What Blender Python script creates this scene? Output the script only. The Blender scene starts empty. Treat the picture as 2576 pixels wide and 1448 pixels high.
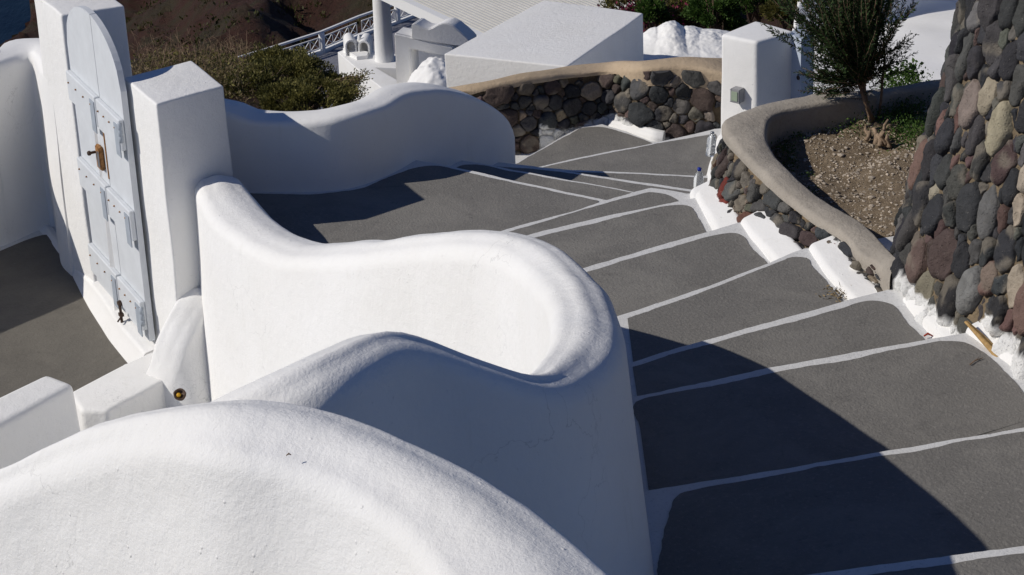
import bpy, bmesh, math, random
import numpy as np
from mathutils import Vector, noise
random.seed(7); rng=np.random.default_rng(7)
scene=bpy.context.scene; COL=scene.collection

# ---------------------------------------------------------------- camera
F=5600.; W=2576.; H=1448.; CAMZ=4.4
PITCH=math.radians(25.2); ROLL=math.radians(2.2)
fwd=Vector((0,math.cos(PITCH),-math.sin(PITCH)))
r0=Vector((1,0,0)); u0=r0.cross(fwd)
c_,s_=math.cos(ROLL),math.sin(ROLL)
RR=r0*c_-u0*s_; UU=r0*s_+u0*c_
CP=Vector((0,0,CAMZ))
def ray(x,y): return fwd+RR*((x-W/2)/F)-UU*((y-H/2)/F)
def Z(x,y,z):                       # plan position of a surveyed point at known height
    d=ray(x,y); return CP+d*((z-CAMZ)/d.z)
def Y(x,y,Yv):                      # surveyed point at known distance
    d=ray(x,y); return CP+d*(Yv/d.y)
cam=bpy.data.cameras.new('camera'); co=bpy.data.objects.new('camera',cam); COL.objects.link(co)
from mathutils import Matrix
M=Matrix((RR,UU,-fwd)).transposed().to_4x4(); M.translation=CP; co.matrix_world=M
cam.sensor_width=36; cam.lens=36*F/W; cam.clip_end=6000; cam.clip_start=.05
scene.camera=co

# ---------------------------------------------------------------- materials
def newmat(name):
    m=bpy.data.materials.new(name); m.use_nodes=True; nt=m.node_tree
    b=nt.nodes['Principled BSDF']; b.inputs['Roughness'].default_value=.9
    b.inputs['Specular IOR Level'].default_value=.25
    return m,nt,b
def N(nt,t,**k):
    n=nt.nodes.new(t)
    for a,v in k.items(): setattr(n,a,v)
    return n
def coord(nt,scale=(1,1,1)):
    t=N(nt,'ShaderNodeTexCoord'); mp=N(nt,'ShaderNodeMapping'); mp.inputs['Scale'].default_value=scale
    nt.links.new(t.outputs['Object'],mp.inputs[0]); return mp.outputs[0]
def noise_(nt,v,scale,detail=3,rough=.5,dist=0):
    n=N(nt,'ShaderNodeTexNoise'); n.inputs['Scale'].default_value=scale; n.inputs['Detail'].default_value=detail
    n.inputs['Roughness'].default_value=rough; n.inputs['Distortion'].default_value=dist
    nt.links.new(v,n.inputs['Vector']); return n.outputs['Fac']
def ramp(nt,f,stops):
    r=N(nt,'ShaderNodeValToRGB'); cr=r.color_ramp
    while len(cr.elements)<len(stops): cr.elements.new(.5)
    for e,(p,c) in zip(cr.elements,stops):
        e.position=p; e.color=(*c,1) if not isinstance(c,(int,float)) else (c,c,c,1)
    nt.links.new(f,r.inputs[0]); return r.outputs[0]
def mix(nt,f,a,b,mode='MIX'):
    m=N(nt,'ShaderNodeMix',data_type='RGBA',blend_type=mode)
    def s(i,v):
        if isinstance(v,(tuple,list)): m.inputs[i].default_value=(*v,1) if len(v)==3 else v
        elif isinstance(v,(int,float)): m.inputs[i].default_value=v if i==0 else (v,v,v,1)
        else: nt.links.new(v,m.inputs[i])
    s(0,f); s(6,a); s(7,b); return m.outputs[2]
def math_(nt,op,a,b=0):
    m=N(nt,'ShaderNodeMath',operation=op)
    for i,v in enumerate((a,b)):
        if isinstance(v,(int,float)): m.inputs[i].default_value=v
        else: nt.links.new(v,m.inputs[i])
    return m.outputs[0]
def bump(nt,b,h,dist,strength=1,prev=None):
    n=N(nt,'ShaderNodeBump'); n.inputs['Distance'].default_value=dist; n.inputs['Strength'].default_value=strength
    nt.links.new(h,n.inputs['Height'])
    if prev: nt.links.new(prev,n.inputs['Normal'])
    nt.links.new(n.outputs[0],b.inputs['Normal']); return n.outputs[0]

def plaster(name,col=(.84,.835,.82),fine=.0026,lump=.010,dirt=.05):
    m,nt,b=newmat(name); v=coord(nt)
    big=noise_(nt,v,1.7,4,.6); spk=noise_(nt,v,38,3,.7); f1=noise_(nt,v,105,5,.7,.0); f2=noise_(nt,v,14,4,.6)
    c=mix(nt,ramp(nt,big,[(.35,0.),(.75,1.)]),col,tuple(x*(1-dirt) for x in (col[0],col[1]*.995,col[2]*.98)))
    c=mix(nt,ramp(nt,spk,[(.26,.45),(.33,0.)]),c,tuple(x*.72 for x in col))
    vc=N(nt,'ShaderNodeTexVoronoi',feature='DISTANCE_TO_EDGE'); vc.inputs['Scale'].default_value=1.6
    wp_=N(nt,'ShaderNodeVectorMath',operation='ADD'); nz=N(nt,'ShaderNodeTexNoise'); nz.inputs['Scale'].default_value=3; nz.inputs['Detail'].default_value=6
    nt.links.new(v,nz.inputs['Vector']); nt.links.new(v,wp_.inputs[0]); nt.links.new(nz.outputs['Color'],wp_.inputs[1]); nt.links.new(wp_.outputs[0],vc.inputs['Vector'])
    crk=math_(nt,'MULTIPLY',ramp(nt,vc.outputs['Distance'],[(.0,1.),(.006,0.)]),ramp(nt,noise_(nt,v,1.1,2),[(.56,0.),(.64,.55)]))
    c=mix(nt,crk,c,tuple(x*.55 for x in col))
    st=coord(nt,(9,9,1.2)); c=mix(nt,ramp(nt,noise_(nt,st,1.0,5,.7),[(.60,0.),(.74,.5)]),c,tuple(x*y for x,y in zip(col,(.88,.875,.85))))
    c=mix(nt,ramp(nt,noise_(nt,v,4.5,7,.75,.5),[(.62,0.),(.72,.45)]),c,tuple(x*y for x,y in zip(col,(.86,.86,.84))))
    nt.links.new(c,b.inputs['Base Color'])
    br=noise_(nt,coord(nt,(14,60,30)),1.0,3,.6)
    vo=N(nt,'ShaderNodeTexVoronoi'); vo.inputs['Scale'].default_value=26; nt.links.new(v,vo.inputs['Vector'])
    pit=ramp(nt,vo.outputs['Distance'],[(.0,1.),(.16,0.)])
    msk=ramp(nt,noise_(nt,v,9,2),[(.55,0.),(.66,1.)])
    pm=math_(nt,'MULTIPLY',pit,msk)
    n0=bump(nt,b,br,fine*.8,.35); n1=bump(nt,b,f2,lump,.5,n0); n2=bump(nt,b,f1,fine*2,.6,n1); bump(nt,b,pm,.006,.7,n2)
    return m
PL=plaster('whitewash',fine=.0021,lump=.013)
PLS=plaster('whitewash_smooth',fine=.0012,lump=.006)
PLF=plaster('whitewash_far',fine=.005,lump=.016)
def paint_white():
    m,nt,b=newmat('step_white_paint'); v=coord(nt)
    w=noise_(nt,v,60,5,.7); g=noise_(nt,v,7,4,.6)
    c=mix(nt,ramp(nt,w,[(.3,1.),(.45,0.)]),(.70,.70,.69),(.5,.5,.495))
    c=mix(nt,ramp(nt,g,[(.4,0.),(.8,.5)]),c,(.55,.54,.52))
    nt.links.new(c,b.inputs['Base Color']); n=bump(nt,b,w,.004,.8); return m
PW=paint_white()
def grey():
    m,nt,b=newmat('step_grey_paint'); v=coord(nt)
    g=noise_(nt,v,3.2,5,.62); f=noise_(nt,v,55,5,.75,.3); vo=N(nt,'ShaderNodeTexVoronoi'); vo.inputs['Scale'].default_value=70
    nt.links.new(v,vo.inputs['Vector'])
    c=ramp(nt,g,[(.25,(.165,.158,.146)),(.75,(.205,.196,.181))])
    c=mix(nt,ramp(nt,f,[(.54,0.),(.68,.7)]),c,(.29,.275,.25))
    c=mix(nt,ramp(nt,f,[(.28,.6),(.4,0.)]),c,(.07,.068,.064))
    c=mix(nt,ramp(nt,noise_(nt,v,140,2,.5),[(.68,0.),(.74,.6)]),c,(.34,.32,.29))
    c=mix(nt,ramp(nt,noise_(nt,v,1.3,6,.72,.6),[(.46,0.),(.64,.8)]),c,(.25,.238,.216))
    c=mix(nt,ramp(nt,noise_(nt,v,5.5,7,.8,.4),[(.58,0.),(.72,.8)]),c,(.115,.110,.104))
    nt.links.new(c,b.inputs['Base Color']); b.inputs['Roughness'].default_value=.85
    n=bump(nt,b,f,.006,.8); bump(nt,b,vo.outputs['Distance'],.0025,.5,n); return m
GR=grey()
def concrete(name,a,c2,fine=.004):
    m,nt,b=newmat(name); v=coord(nt)
    g=noise_(nt,v,4,5,.65); f=noise_(nt,v,60,6,.7)
    c=ramp(nt,g,[(.3,a),(.7,c2)])
    c=mix(nt,ramp(nt,f,[(.3,.5),(.45,0.)]),c,tuple(x*.55 for x in a))
    c=mix(nt,ramp(nt,noise_(nt,v,1.7,7,.75,.8),[(.50,0.),(.70,.45)]),c,tuple(x*.66 for x in a))
    c=mix(nt,ramp(nt,noise_(nt,v,26,5,.7),[(.62,0.),(.72,.5)]),c,tuple(min(1,x*1.25) for x in c2))
    nt.links.new(c,b.inputs['Base Color']); n=bump(nt,b,g,.02,.5); n=bump(nt,b,noise_(nt,v,22,5,.7),fine*3,.7,n); bump(nt,b,f,fine,.9,n); return m
COP=concrete('concrete_coping',(.33,.295,.25),(.41,.37,.315))
TAN=concrete('tan_render',(.45,.345,.235),(.52,.41,.285))
SKY_R=None
def stone():
    m,nt,b=newmat('volcanic_stone'); v=coord(nt)
    a=N(nt,'ShaderNodeAttribute',attribute_name='Col')
    f=noise_(nt,v,45,6,.72); g=noise_(nt,v,12,4,.6)
    c=mix(nt,ramp(nt,f,[(.30,.55),(.46,0.)]),a.outputs['Color'],mix(nt,1.,a.outputs['Color'],(.35,.35,.35),'MULTIPLY'))
    c=mix(nt,ramp(nt,g,[(.60,0.),(.85,.18)]),c,(.2,.17,.135))
    c=mix(nt,ramp(nt,noise_(nt,v,150,2,.5),[(.68,0.),(.74,.5)]),c,(.32,.29,.25))
    nt.links.new(c,b.inputs['Base Color']); n=bump(nt,b,g,.022,.8); n=bump(nt,b,f,.010,.9,n); vp=N(nt,'ShaderNodeTexVoronoi'); vp.inputs['Scale'].default_value=70; nt.links.new(v,vp.inputs['Vector']); bump(nt,b,ramp(nt,vp.outputs['Distance'],[(.0,0.),(.35,1.)]),.004,.8,n)
    return m
ST=stone()
def flat(name,col,rough=.7,metal=0,nscale=0,var=.3,bmp=0):
    m,nt,b=newmat(name); b.inputs['Roughness'].default_value=rough; b.inputs['Metallic'].default_value=metal
    if nscale:
        v=coord(nt); f=noise_(nt,v,nscale,4,.6)
        nt.links.new(ramp(nt,f,[(.3,tuple(x*(1-var) for x in col)),(.7,tuple(min(1,x*(1+var)) for x in col))]),b.inputs['Base Color'])
        if bmp: bump(nt,b,f,bmp)
    else: b.inputs['Base Color'].default_value=(*col,1)
    return m
BLUE=flat('pale_blue_paint',(.63,.655,.68),.6,0,9,.05,.002)
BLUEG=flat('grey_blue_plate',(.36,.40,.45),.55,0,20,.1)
RUST=flat('rust',(.30,.15,.055),.7,0,60,.55,.003)
IRON=flat('dark_iron',(.09,.06,.045),.6,.3,60,.5)
STEEL=flat('steel',(.35,.36,.38),.4,.8)
BARK=flat('bark',(.20,.135,.09),.9,0,30,.45,.006)
SOILM,nt,b=newmat('dry_soil'); v=coord(nt)
c=ramp(nt,noise_(nt,v,9,8,.8),[(.3,(.15,.11,.068)),(.55,(.30,.23,.155)),(.8,(.44,.35,.25))])
nt.links.new(c,b.inputs['Base Color']); bump(nt,b,noise_(nt,v,40,6,.75),.03,1)
PEB=flat('pebble',(.42,.36,.29),.9,0,12,.55)
def leaf(name,a,c2,tr=.25):
    m,nt,b=newmat(name); at=N(nt,'ShaderNodeAttribute',attribute_name='Col')
    c=mix(nt,at.outputs['Fac'],a,c2); nt.links.new(c,b.inputs['Base Color']); b.inputs['Roughness'].default_value=.65
    t=N(nt,'ShaderNodeBsdfTranslucent'); nt.links.new(c,t.inputs[0]); mx=N(nt,'ShaderNodeMixShader'); mx.inputs[0].default_value=tr
    nt.links.new(b.outputs[0],mx.inputs[1]); nt.links.new(t.outputs[0],mx.inputs[2])
    nt.links.new(mx.outputs[0],nt.nodes['Material Output'].inputs[0]); return m
LROS=leaf('rosemary_leaf',(.012,.028,.008),(.058,.100,.030),.12)
LSHR=leaf('shrub_leaf',(.045,.050,.012),(.22,.195,.055))
LGRN=leaf('green_leaf',(.03,.07,.012),(.09,.16,.03))
LDRY=leaf('dry_grass',(.13,.095,.05),(.38,.29,.16))
LMAG=leaf('magenta_petal',(.10,.012,.03),(.24,.02,.075))
GLASS,nt,b=newmat('clear_plastic'); b.inputs['Base Color'].default_value=(.93,.96,.98,1); b.inputs['Roughness'].default_value=.12
b.inputs['Transmission Weight'].default_value=.85; b.inputs['IOR'].default_value=1.35
CAPB=flat('blue_cap',(.01,.03,.30),.35)
LENS=flat('lamp_glass',(.30,.36,.27),.25)
AMB=flat('amber_glass',(.55,.30,.02),.4)
STRAW=flat('dry_palm',(.42,.27,.11),.8,0,50,.25,.002)

# ---------------------------------------------------------------- object helpers
def tag(o,label=None,cat=None,group=None,kind=None):
    if label: o['label']=label
    if cat: o['category']=cat
    if group: o['group']=group
    if kind: o['kind']=kind
    return o
def empty(name,loc,label=None,cat=None,group=None,kind=None):
    o=bpy.data.objects.new(name,None); COL.objects.link(o); o.location=loc; o.empty_display_size=.1
    return tag(o,label,cat,group,kind)
def link(name,me,mat,parent=None,smooth=True):
    o=bpy.data.objects.new(name,me); COL.objects.link(o)
    if mat: me.materials.append(mat)
    if smooth: me.polygons.foreach_set('use_smooth',[True]*len(me.polygons))
    if parent:
        o.parent=parent; bpy.context.view_layer.update(); o.matrix_parent_inverse=parent.matrix_world.inverted()
    return o
def mesh(name,vs,fs,mat,parent=None,smooth=True):
    me=bpy.data.meshes.new(name); me.from_pydata([tuple(v) for v in vs],[],fs); me.update()
    return link(name,me,mat,parent,smooth)
def frombm(name,bm,mat,parent=None,smooth=True,auto=None):
    bmesh.ops.recalc_face_normals(bm,faces=bm.faces)
    me=bpy.data.meshes.new(name); bm.to_mesh(me); bm.free()
    o=link(name,me,mat,parent,smooth)
    if auto:
        bm2=bmesh.new(); bm2.from_mesh(me)
        for e in bm2.edges:
            if len(e.link_faces)==2 and e.calc_face_angle(0)>math.radians(auto): e.smooth=False
        bm2.to_mesh(me); bm2.free()
    return o
def addprism(bm,pts,z0,z1,taper=0,ztop=None):
    n=len(pts); cx=sum(p[0] for p in pts)/n; cy=sum(p[1] for p in pts)/n
    lo=[bm.verts.new((cx+(p[0]-cx)*(1+taper),cy+(p[1]-cy)*(1+taper),z0)) for p in pts]
    hi=[bm.verts.new((p[0],p[1],z1 if ztop is None else ztop[i])) for i,p in enumerate(pts)]
    fs=[bm.faces.new(lo[::-1]),bm.faces.new(hi)]
    for i in range(n): fs.append(bm.faces.new((lo[i],lo[(i+1)%n],hi[(i+1)%n],hi[i])))
    return lo+hi,fs
def rprism(name,pts,z0,z1,r,mat,parent=None,taper=0,ztop=None,rough=.004,sub=0.12,auto=None):
    """hand-plastered block: bevelled, subdivided and slightly uneven"""
    bm=bmesh.new(); addprism(bm,pts,z0,z1,taper,ztop)
    bmesh.ops.recalc_face_normals(bm,faces=bm.faces)
    if r>0: bmesh.ops.bevel(bm,geom=bm.edges[:],offset=r,segments=4,profile=.6,affect='EDGES')
    if sub:
        for _ in range(5):
            es=[e for e in bm.edges if e.calc_length()>sub*1.5]
            if not es or len(bm.verts)>30000: break
            bmesh.ops.subdivide_edges(bm,edges=es,cuts=1,use_grid_fill=True)
        bmesh.ops.triangulate(bm,faces=[f for f in bm.faces if len(f.verts)>4])
        for v in bm.verts:
            q=v.co*2.3; v.co+=Vector((noise.noise(q),noise.noise(q+Vector((9,3,1))),noise.noise(q+Vector((2,7,5)))))*rough*2
    return frombm(name,bm,mat,parent,True,auto)
def box(bm,c,sx,sy,sz,ax=None):
    """ax: 3 axis vectors"""
    ax=ax or (Vector((1,0,0)),Vector((0,1,0)),Vector((0,0,1))); c=Vector(c)
    vs=[bm.verts.new(c+ax[0]*(i*sx/2)+ax[1]*(j*sy/2)+ax[2]*(k*sz/2)) for i in(-1,1) for j in(-1,1) for k in(-1,1)]
    for f in ((0,1,3,2),(4,6,7,5),(0,4,5,1),(2,3,7,6),(0,2,6,4),(1,5,7,3)): bm.faces.new([vs[i] for i in f])
def bar(bm,a,b,w,h=None):
    a=Vector(a);b=Vector(b);d=(b-a); L=d.length; d.normalize()
    s=d.cross(Vector((0,0,1))); s=s.normalized() if s.length>1e-4 else Vector((1,0,0)); u=s.cross(d)
    box(bm,(a+b)/2,L,w,h or w,(d,s,u))
def tube(bm,pts,rad,seg=8,cap=True):
    pts=[Vector(p) for p in pts]; rings=[]
    for i,p in enumerate(pts):
        d=(pts[min(i+1,len(pts)-1)]-pts[max(i-1,0)]).normalized()
        s=d.cross(Vector((.13,.2,.97))); s=s.normalized() if s.length>1e-3 else Vector((1,0,0)); u=s.cross(d)
        r=rad[i] if isinstance(rad,(list,tuple)) else rad
        rings.append([bm.verts.new(p+(s*math.cos(t)+u*math.sin(t))*r) for t in [2*math.pi*k/seg for k in range(seg)]])
    for a,b in zip(rings,rings[1:]):
        for k in range(seg): bm.faces.new((a[k],a[(k+1)%seg],b[(k+1)%seg],b[k]))
    if cap: bm.faces.new(rings[0][::-1]); bm.faces.new(rings[-1])
def lathe(bm,base,prof,seg=24,axis=Vector((0,0,1))):
    axis=axis.normalized(); s=axis.cross(Vector((.3,.9,.1))).normalized(); u=s.cross(axis); base=Vector(base)
    tube_pts=[]; rings=[]
    for r,h in prof: rings.append([bm.verts.new(base+axis*h+(s*math.cos(t)+u*math.sin(t))*max(r,1e-4)) for t in [2*math.pi*k/seg for k in range(seg)]])
    for a,b in zip(rings,rings[1:]):
        for k in range(seg): bm.faces.new((a[k],a[(k+1)%seg],b[(k+1)%seg],b[k]))
    bm.faces.new(rings[0][::-1]); bm.faces.new(rings[-1])
def catmull(P,n):
    """P: array (k,d) -> (n,d) uniform in arc length"""
    P=np.array(P,float); Q=np.vstack([2*P[0]-P[1],P,2*P[-1]-P[-2]]); out=[]
    for i in range(1,len(Q)-2):
        p0,p1,p2,p3=Q[i-1:i+3]
        for t in np.linspace(0,1,16,endpoint=False):
            out.append(.5*(2*p1+(p2-p0)*t+(2*p0-5*p1+4*p2-p3)*t*t+(3*p1-p0-3*p2+p3)*t**3))
    out.append(P[-1]); out=np.array(out)
    s=np.r_[0,np.cumsum(np.linalg.norm(np.diff(out[:,:2],axis=0),axis=1)+1e-6)]
    q=np.linspace(0,s[-1],n); return np.stack([np.interp(q,s,out[:,j]) for j in range(out.shape[1])],1)
def n3(p,f,a,off=0):
    q=Vector(p)*f+Vector((off,off*.7,off*.3)); return noise.noise(q)*a
def ribbon(name,rows,mat,parent=None,base_o=-1,base_i=-1,batter=.1,batter_i=.06,r=.07,step=.05,dome=.012,caps=(True,True),rough=.006,sm=0):
    """plastered parapet: rows of (outer edge xyz, inner edge xyz, [base_o, base_i])"""
    A=[]
    for row in rows:
        o,i=row[0],row[1]; bo=row[2] if len(row)>2 else base_o; bi=row[3] if len(row)>3 else base_i
        A.append([*o,*i,bo,bi])
    L=sum((Vector(A[k][:3])-Vector(A[k+1][:3])).length for k in range(len(A)-1))
    n=max(8,int(L/step)); S=catmull(A,n); vs=[]; fs=[]; m=0
    for _ in range(sm): S[1:-1]=.25*S[:-2]+.5*S[1:-1]+.25*S[2:]
    for k in range(n):
        O=Vector(S[k,:3]); I=Vector(S[k,3:6]); bo,bi=S[k,6:8]
        d=(I-O); w=d.length; d/=w; dh=Vector((d.x,d.y,0)).normalized(); rr=min(r,w*.42)
        sec=[]
        NS=12
        for q in range(NS):
            t=q/NS; z=bo+(O.z-rr-bo)*t; sec.append(O-dh*(batter*(O.z-rr-z)**1.0)+Vector((0,0,z-O.z)))
        for q in range(7):
            a=math.pi/2*q/6; sec.append(O+d*(rr*(1-math.cos(a)))+Vector((0,0,-rr*(1-math.sin(a)))))
        for q in range(1,6):
            t=q/6; sec.append(O+d*(rr+(w-2*rr)*t)+Vector((0,0,dome*math.sin(math.pi*t))))
        for q in range(7):
            a=math.pi/2*(1-q/6); sec.append(I-d*(rr*(1-math.cos(a)))+Vector((0,0,-rr*(1-math.sin(a)))))
        for q in range(1,NS+1):
            t=q/NS; z=(I.z-rr)+(bi-I.z+rr)*t; sec.append(I+dh*(batter_i*(I.z-rr-z))+Vector((0,0,z-I.z)))
        m=len(sec)
        for p in sec:
            vs.append(p+Vector((n3(p,2.1,rough*2),n3(p,2.3,rough*2,5),n3(p,2.7,rough*1.6,11)))+Vector((0,0,n3(p,9,rough*.4))))
    for k in range(n-1):
        for q in range(m-1): a=k*m+q; fs.append((a,a+1,a+m+1,a+m))
    if caps[0]: fs.append(tuple(range(m)))
    if caps[1]: fs.append(tuple((n-1)*m+q for q in range(m-1,-1,-1)))
    bm=bmesh.new(); me=bpy.data.meshes.new('t'); me.from_pydata([tuple(v) for v in vs],[],fs); bm.from_mesh(me); bpy.data.meshes.remove(me)
    return frombm(name,bm,mat,parent,True,60)
def rz(o,i,z,*b): return (Z(*o,z),Z(*i,z),*b)

# ---------------------------------------------------------------- world, sun
SUN_AZ=8; SUN_EL=36   # sun stands to the left of the view and slightly behind the camera
sd=Vector((-math.cos(math.radians(SUN_AZ))*math.cos(math.radians(SUN_EL)),-math.sin(math.radians(SUN_AZ))*math.cos(math.radians(SUN_EL)),math.sin(math.radians(SUN_EL))))
w=bpy.data.worlds.new('World'); scene.world=w; w.use_nodes=True; nt=w.node_tree
sk=nt.nodes.new('ShaderNodeTexSky'); sk.sky_type='NISHITA'; sk.sun_disc=False
sk.sun_elevation=math.radians(SUN_EL); sk.sun_rotation=math.atan2(sd.x,sd.y)
sk.air_density=1.0; sk.dust_density=0.; sk.ozone_density=3.
tn=nt.nodes.new('ShaderNodeMix'); tn.data_type='RGBA'; tn.blend_type='MULTIPLY'; tn.inputs[0].default_value=1; tn.inputs[7].default_value=(.76,.90,1.28,1)
nt.links.new(sk.outputs[0],tn.inputs[6]); nt.links.new(tn.outputs[2],nt.nodes['Background'].inputs[0]); nt.nodes['Background'].inputs[1].default_value=.05
sl=bpy.data.lights.new('sun','SUN'); sl.energy=4.2; sl.angle=math.radians(.5); sl.color=(1,.945,.865)
so=bpy.data.objects.new('sun',sl); COL.objects.link(so); so.rotation_euler=sd.to_track_quat('Z','Y').to_euler(); so.location=sd*20
scene.view_settings.view_transform='Standard'; scene.view_settings.look='None'; scene.view_settings.exposure=-.33
scene.render.engine='CYCLES'; scene.cycles.max_bounces=10; scene.cycles.diffuse_bounces=7

# ================================================================ stairs
LEFT={'R1':(.36,7.42),'R2':(.32,8.43),'R3':(.26,8.92),'R4':(.10,9.58),'R5':(-.20,10.33),'R6':(-.9,10.95),'R7':(-1.25,11.15)}
stairs=empty('stairs',(0,9,0),kind='structure')
def pts(px,z): return [Z(*p,z) for p in px]
def wob(p,a=.006): return Vector((p.x+n3(p,6,a)+n3(p,31,a*.6),p.y+n3(p,6,a,4)+n3(p,31,a*.6,9),p.z))
def resamp(P,d=.05):
    out=[P[0]]
    for a,b in zip(P,P[1:]):
        L=(b-a).length; k=max(1,int(L/d))
        for i in range(1,k+1): out.append(a.lerp(b,i/k))
    return out
def smoothpoly(P,d=.05):
    A=catmull([tuple(p) for p in P],max(6,int(sum((a-b).length for a,b in zip(P,P[1:]))/d)))
    return [Vector(a) for a in A]
def slab(z,far,near,grey_,gnear):
    """step body with a whitewashed top and an inset field of grey paint"""
    fp=[wob(p) for p in resamp(far,.03)]
    P=fp+near
    bm=bmesh.new(); addprism(bm,[(p.x,p.y) for p in P],z-.5,z)
    bmesh.ops.recalc_face_normals(bm,faces=bm.faces)
    te=[e for e in bm.edges if all(abs(v.co.z-z)<1e-5 for v in e.verts)]
    bmesh.ops.bevel(bm,geom=te,offset=.003,segments=1,profile=.5,affect='EDGES')
    bmesh.ops.triangulate(bm,faces=[f for f in bm.faces if len(f.verts)>4])
    st=frombm('step',bm,PW,stairs,True,40)
    gp=[wob(p,.009) for p in smoothpoly(grey_,.025)]+gnear
    bm=bmesh.new(); vs=[bm.verts.new((p.x,p.y,z+.004)) for p in gp]; bm.faces.new(vs)
    bmesh.ops.triangulate(bm,faces=bm.faces[:]); frombm('grey_field',bm,GR,st,False)
    return st
V=lambda x,y,z=0: Vector((x,y,z))
prev=None
def run(name,z,up,gr,nearz,right=None,gleft=None):
    global prev
    far=[V(*LEFT[name],z)]+pts([(x,y-1.5) for x,y in up],z)
    rt=right or (far[-1]+V(.5,.12)); far.append(rt)
    pv=prev or [V(.2,6.2),V(2.9,6.9)]
    near=[V(pv[-1].x+.5,pv[-1].y-.3,z)]+[V(p.x,p.y-.18,z) for p in reversed(pv)]
    g=pts([(x,y+.6) for x,y in gr],z); gl=[V(p.x,p.y,z) for p in (gleft or [])]
    gn=[V(p.x,p.y-.1,z) for p in reversed(pv[1:-1])]
    gn=[p for p in gn if p.x<g[-1].x+.02 and p.x>(gl[0].x if gl else g[0].x)-.02]
    gn=[V(g[-1].x+.08,(gn[0].y if gn else g[-1].y-.5),z)]+gn+[V((gl[0].x if gl else g[0].x),gn[-1].y-.03 if gn else 6,z)]
    slab(z,far,near,gl+g,gn)
    prev=far
# lowest first visible tread is at the bottom edge of the view, the flight drops away from it
prev=None
z0=.14
far0=[V(.3,6.5,z0)]+pts([(2014,1448),(2300,1410),(2576,1373)],z0)+[V(2.6,6.95,z0)]
near0=[V(2.9,5.4,z0),V(.2,5.4,z0)]
g0=[Z(2060,1490,z0),Z(2130,1462,z0),Z(2207,1448,z0),Z(2400,1420,z0),Z(2576,1395,z0),V(2.3,6.7,z0)]
slab(z0,far0,near0,g0,[V(2.4,5.6,z0),V(.75,5.6,z0)])
bm=bmesh.new(); addprism(bm,[(.3,3.4),(2.9,3.4),(2.9,5.6),(.3,5.6)],-.3,.28); frombm('step',bm,PW,stairs,False)
prev=far0
run('R1',0,[(1635,1235),(1820,1205),(2000,1176),(2200,1141),(2400,1107),(2576,1077),(2660,1062)],
 [(1654,1448),(1675,1317),(1690,1268),(1700,1255),(1725,1242),(1820,1220),(1932,1202),(2087,1172),(2249,1145),(2432,1112),(2560,1090),(2620,1094),(2665,1125),(2730,1230),(2790,1370)],0)
run('R2',-.14,[(1601,999),(1760,965),(1932,927),(2132,890),(2342,855),(2420,840)],
 [(1610,1086),(1602,1013),(1760,978),(1932,943),(2020,924),(2132,908),(2207,890),(2312,871),(2357,862),(2407,860),(2440,868),(2470,886),(2515,924),(2545,954),(2576,993),(2610,1050)],-.14)
run('R3',-.28,[(1592,912),(1728,871),(1932,813),(2082,771),(2152,751),(2232,731)],
 [(1593,925),(1755,876),(1932,828),(2107,780),(2157,764),(2195,758),(2227,762),(2252,774),(2277,806),(2325,855),(2350,890)],-.28)
run('R4',-.42,[(1573,790),(1788,720),(1932,663),(1980,643),(2022,627)],
 [(1575,802),(1788,729),(1932,670),(1977,653),(2002,649),(2030,653),(2045,672),(2072,700),(2100,735),(2125,765)],-.42)
run('R5',-.56,[(1488,669),(1588,641),(1623,629),(1788,582),(1858,562)],
 [(1498,679),(1613,644),(1688,624),(1788,595),(1838,588),(1868,595),(1888,622),(1915,648),(1935,670)],-.56,gleft=[V(-.12,10.36)])
run('R6',-.70,[(1363,583),(1513,548),(1640,522),(1710,507),(1745,500)],
 [(1378,591),(1513,559),(1638,527),(1700,517),(1733,521),(1748,534),(1760,557),(1775,584),(1785,600)],-.70,gleft=[V(-.8,10.97)])
run('R7',-.84,[(1310,568),(1438,534),(1513,509),(1588,487),(1638,474),(1675,479),(1740,492)],
 [(1328,571),(1448,534),(1538,509),(1613,489),(1643,485),(1675,490),(1698,499),(1712,510)],-.84,gleft=[V(-1.05,11.27)])
# landing and the fan of winders below it
z=-.98
G1far=[V(-2.1,13.6,z),V(-.95,13.9,z)]+pts([(1044,403),(1131,418),(1219,437),(1288,454),(1520,503)],z)
slab(z,G1far,[V(.9,12.55,z),V(.9,12.0,z),V(.1,11.6,z),V(-1.05,10.9,z),V(-1.35,11.25,z),V(-1.6,11.8,z),V(-1.8,12.3,z)],
 pts([(600,487),(700,490),(784,491),(861,484),(919,472),(981,447),(1034,426),(1079,419),(1119,422),(1211,443),(1288,461),(1400,485),(1505,507)],z),
 [V(.6,12.2,z),V(.1,11.8,z),V(-1.0,11.0,z),V(-1.55,12.0,z)])
def wind(z,up,gr,nearpts,gn):
    slab(z,[V(-.6,13.9+(-.98-z),z)]+pts(up,z)+[V(1.9,up and Z(*up[-1],z).y+.05,z)],[V(1.9,11.9,z),V(.9,11.9,z),V(-.8,12.9,z)],pts(gr,z),[V(x,y,z) for x,y in gn])
wind(-1.12,[(1154,403),(1251,419),(1288,427),(1450,456),(1590,482),(1640,492)],[(1143,428),(1155,421),(1171,417),(1219,418),(1288,433),(1450,461),(1585,485),(1640,494)],0,[(.9,12.3),(-.3,12.9)])
wind(-1.26,[(1251,408),(1330,417),(1448,434),(1538,448),(1650,464),(1750,479)],[(1240,420),(1288,423),(1370,430),(1448,440),(1600,464),(1748,486)],0,[(1.2,12.5),(0,13.2)])
wind(-1.40,[(1251,404),(1288,415),(1438,428),(1563,433),(1762,443)],[(1290,419),(1380,427),(1448,434),(1563,438),(1760,448),(1790,450)],0,[(1.5,12.8),(.1,13.6)])
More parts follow.
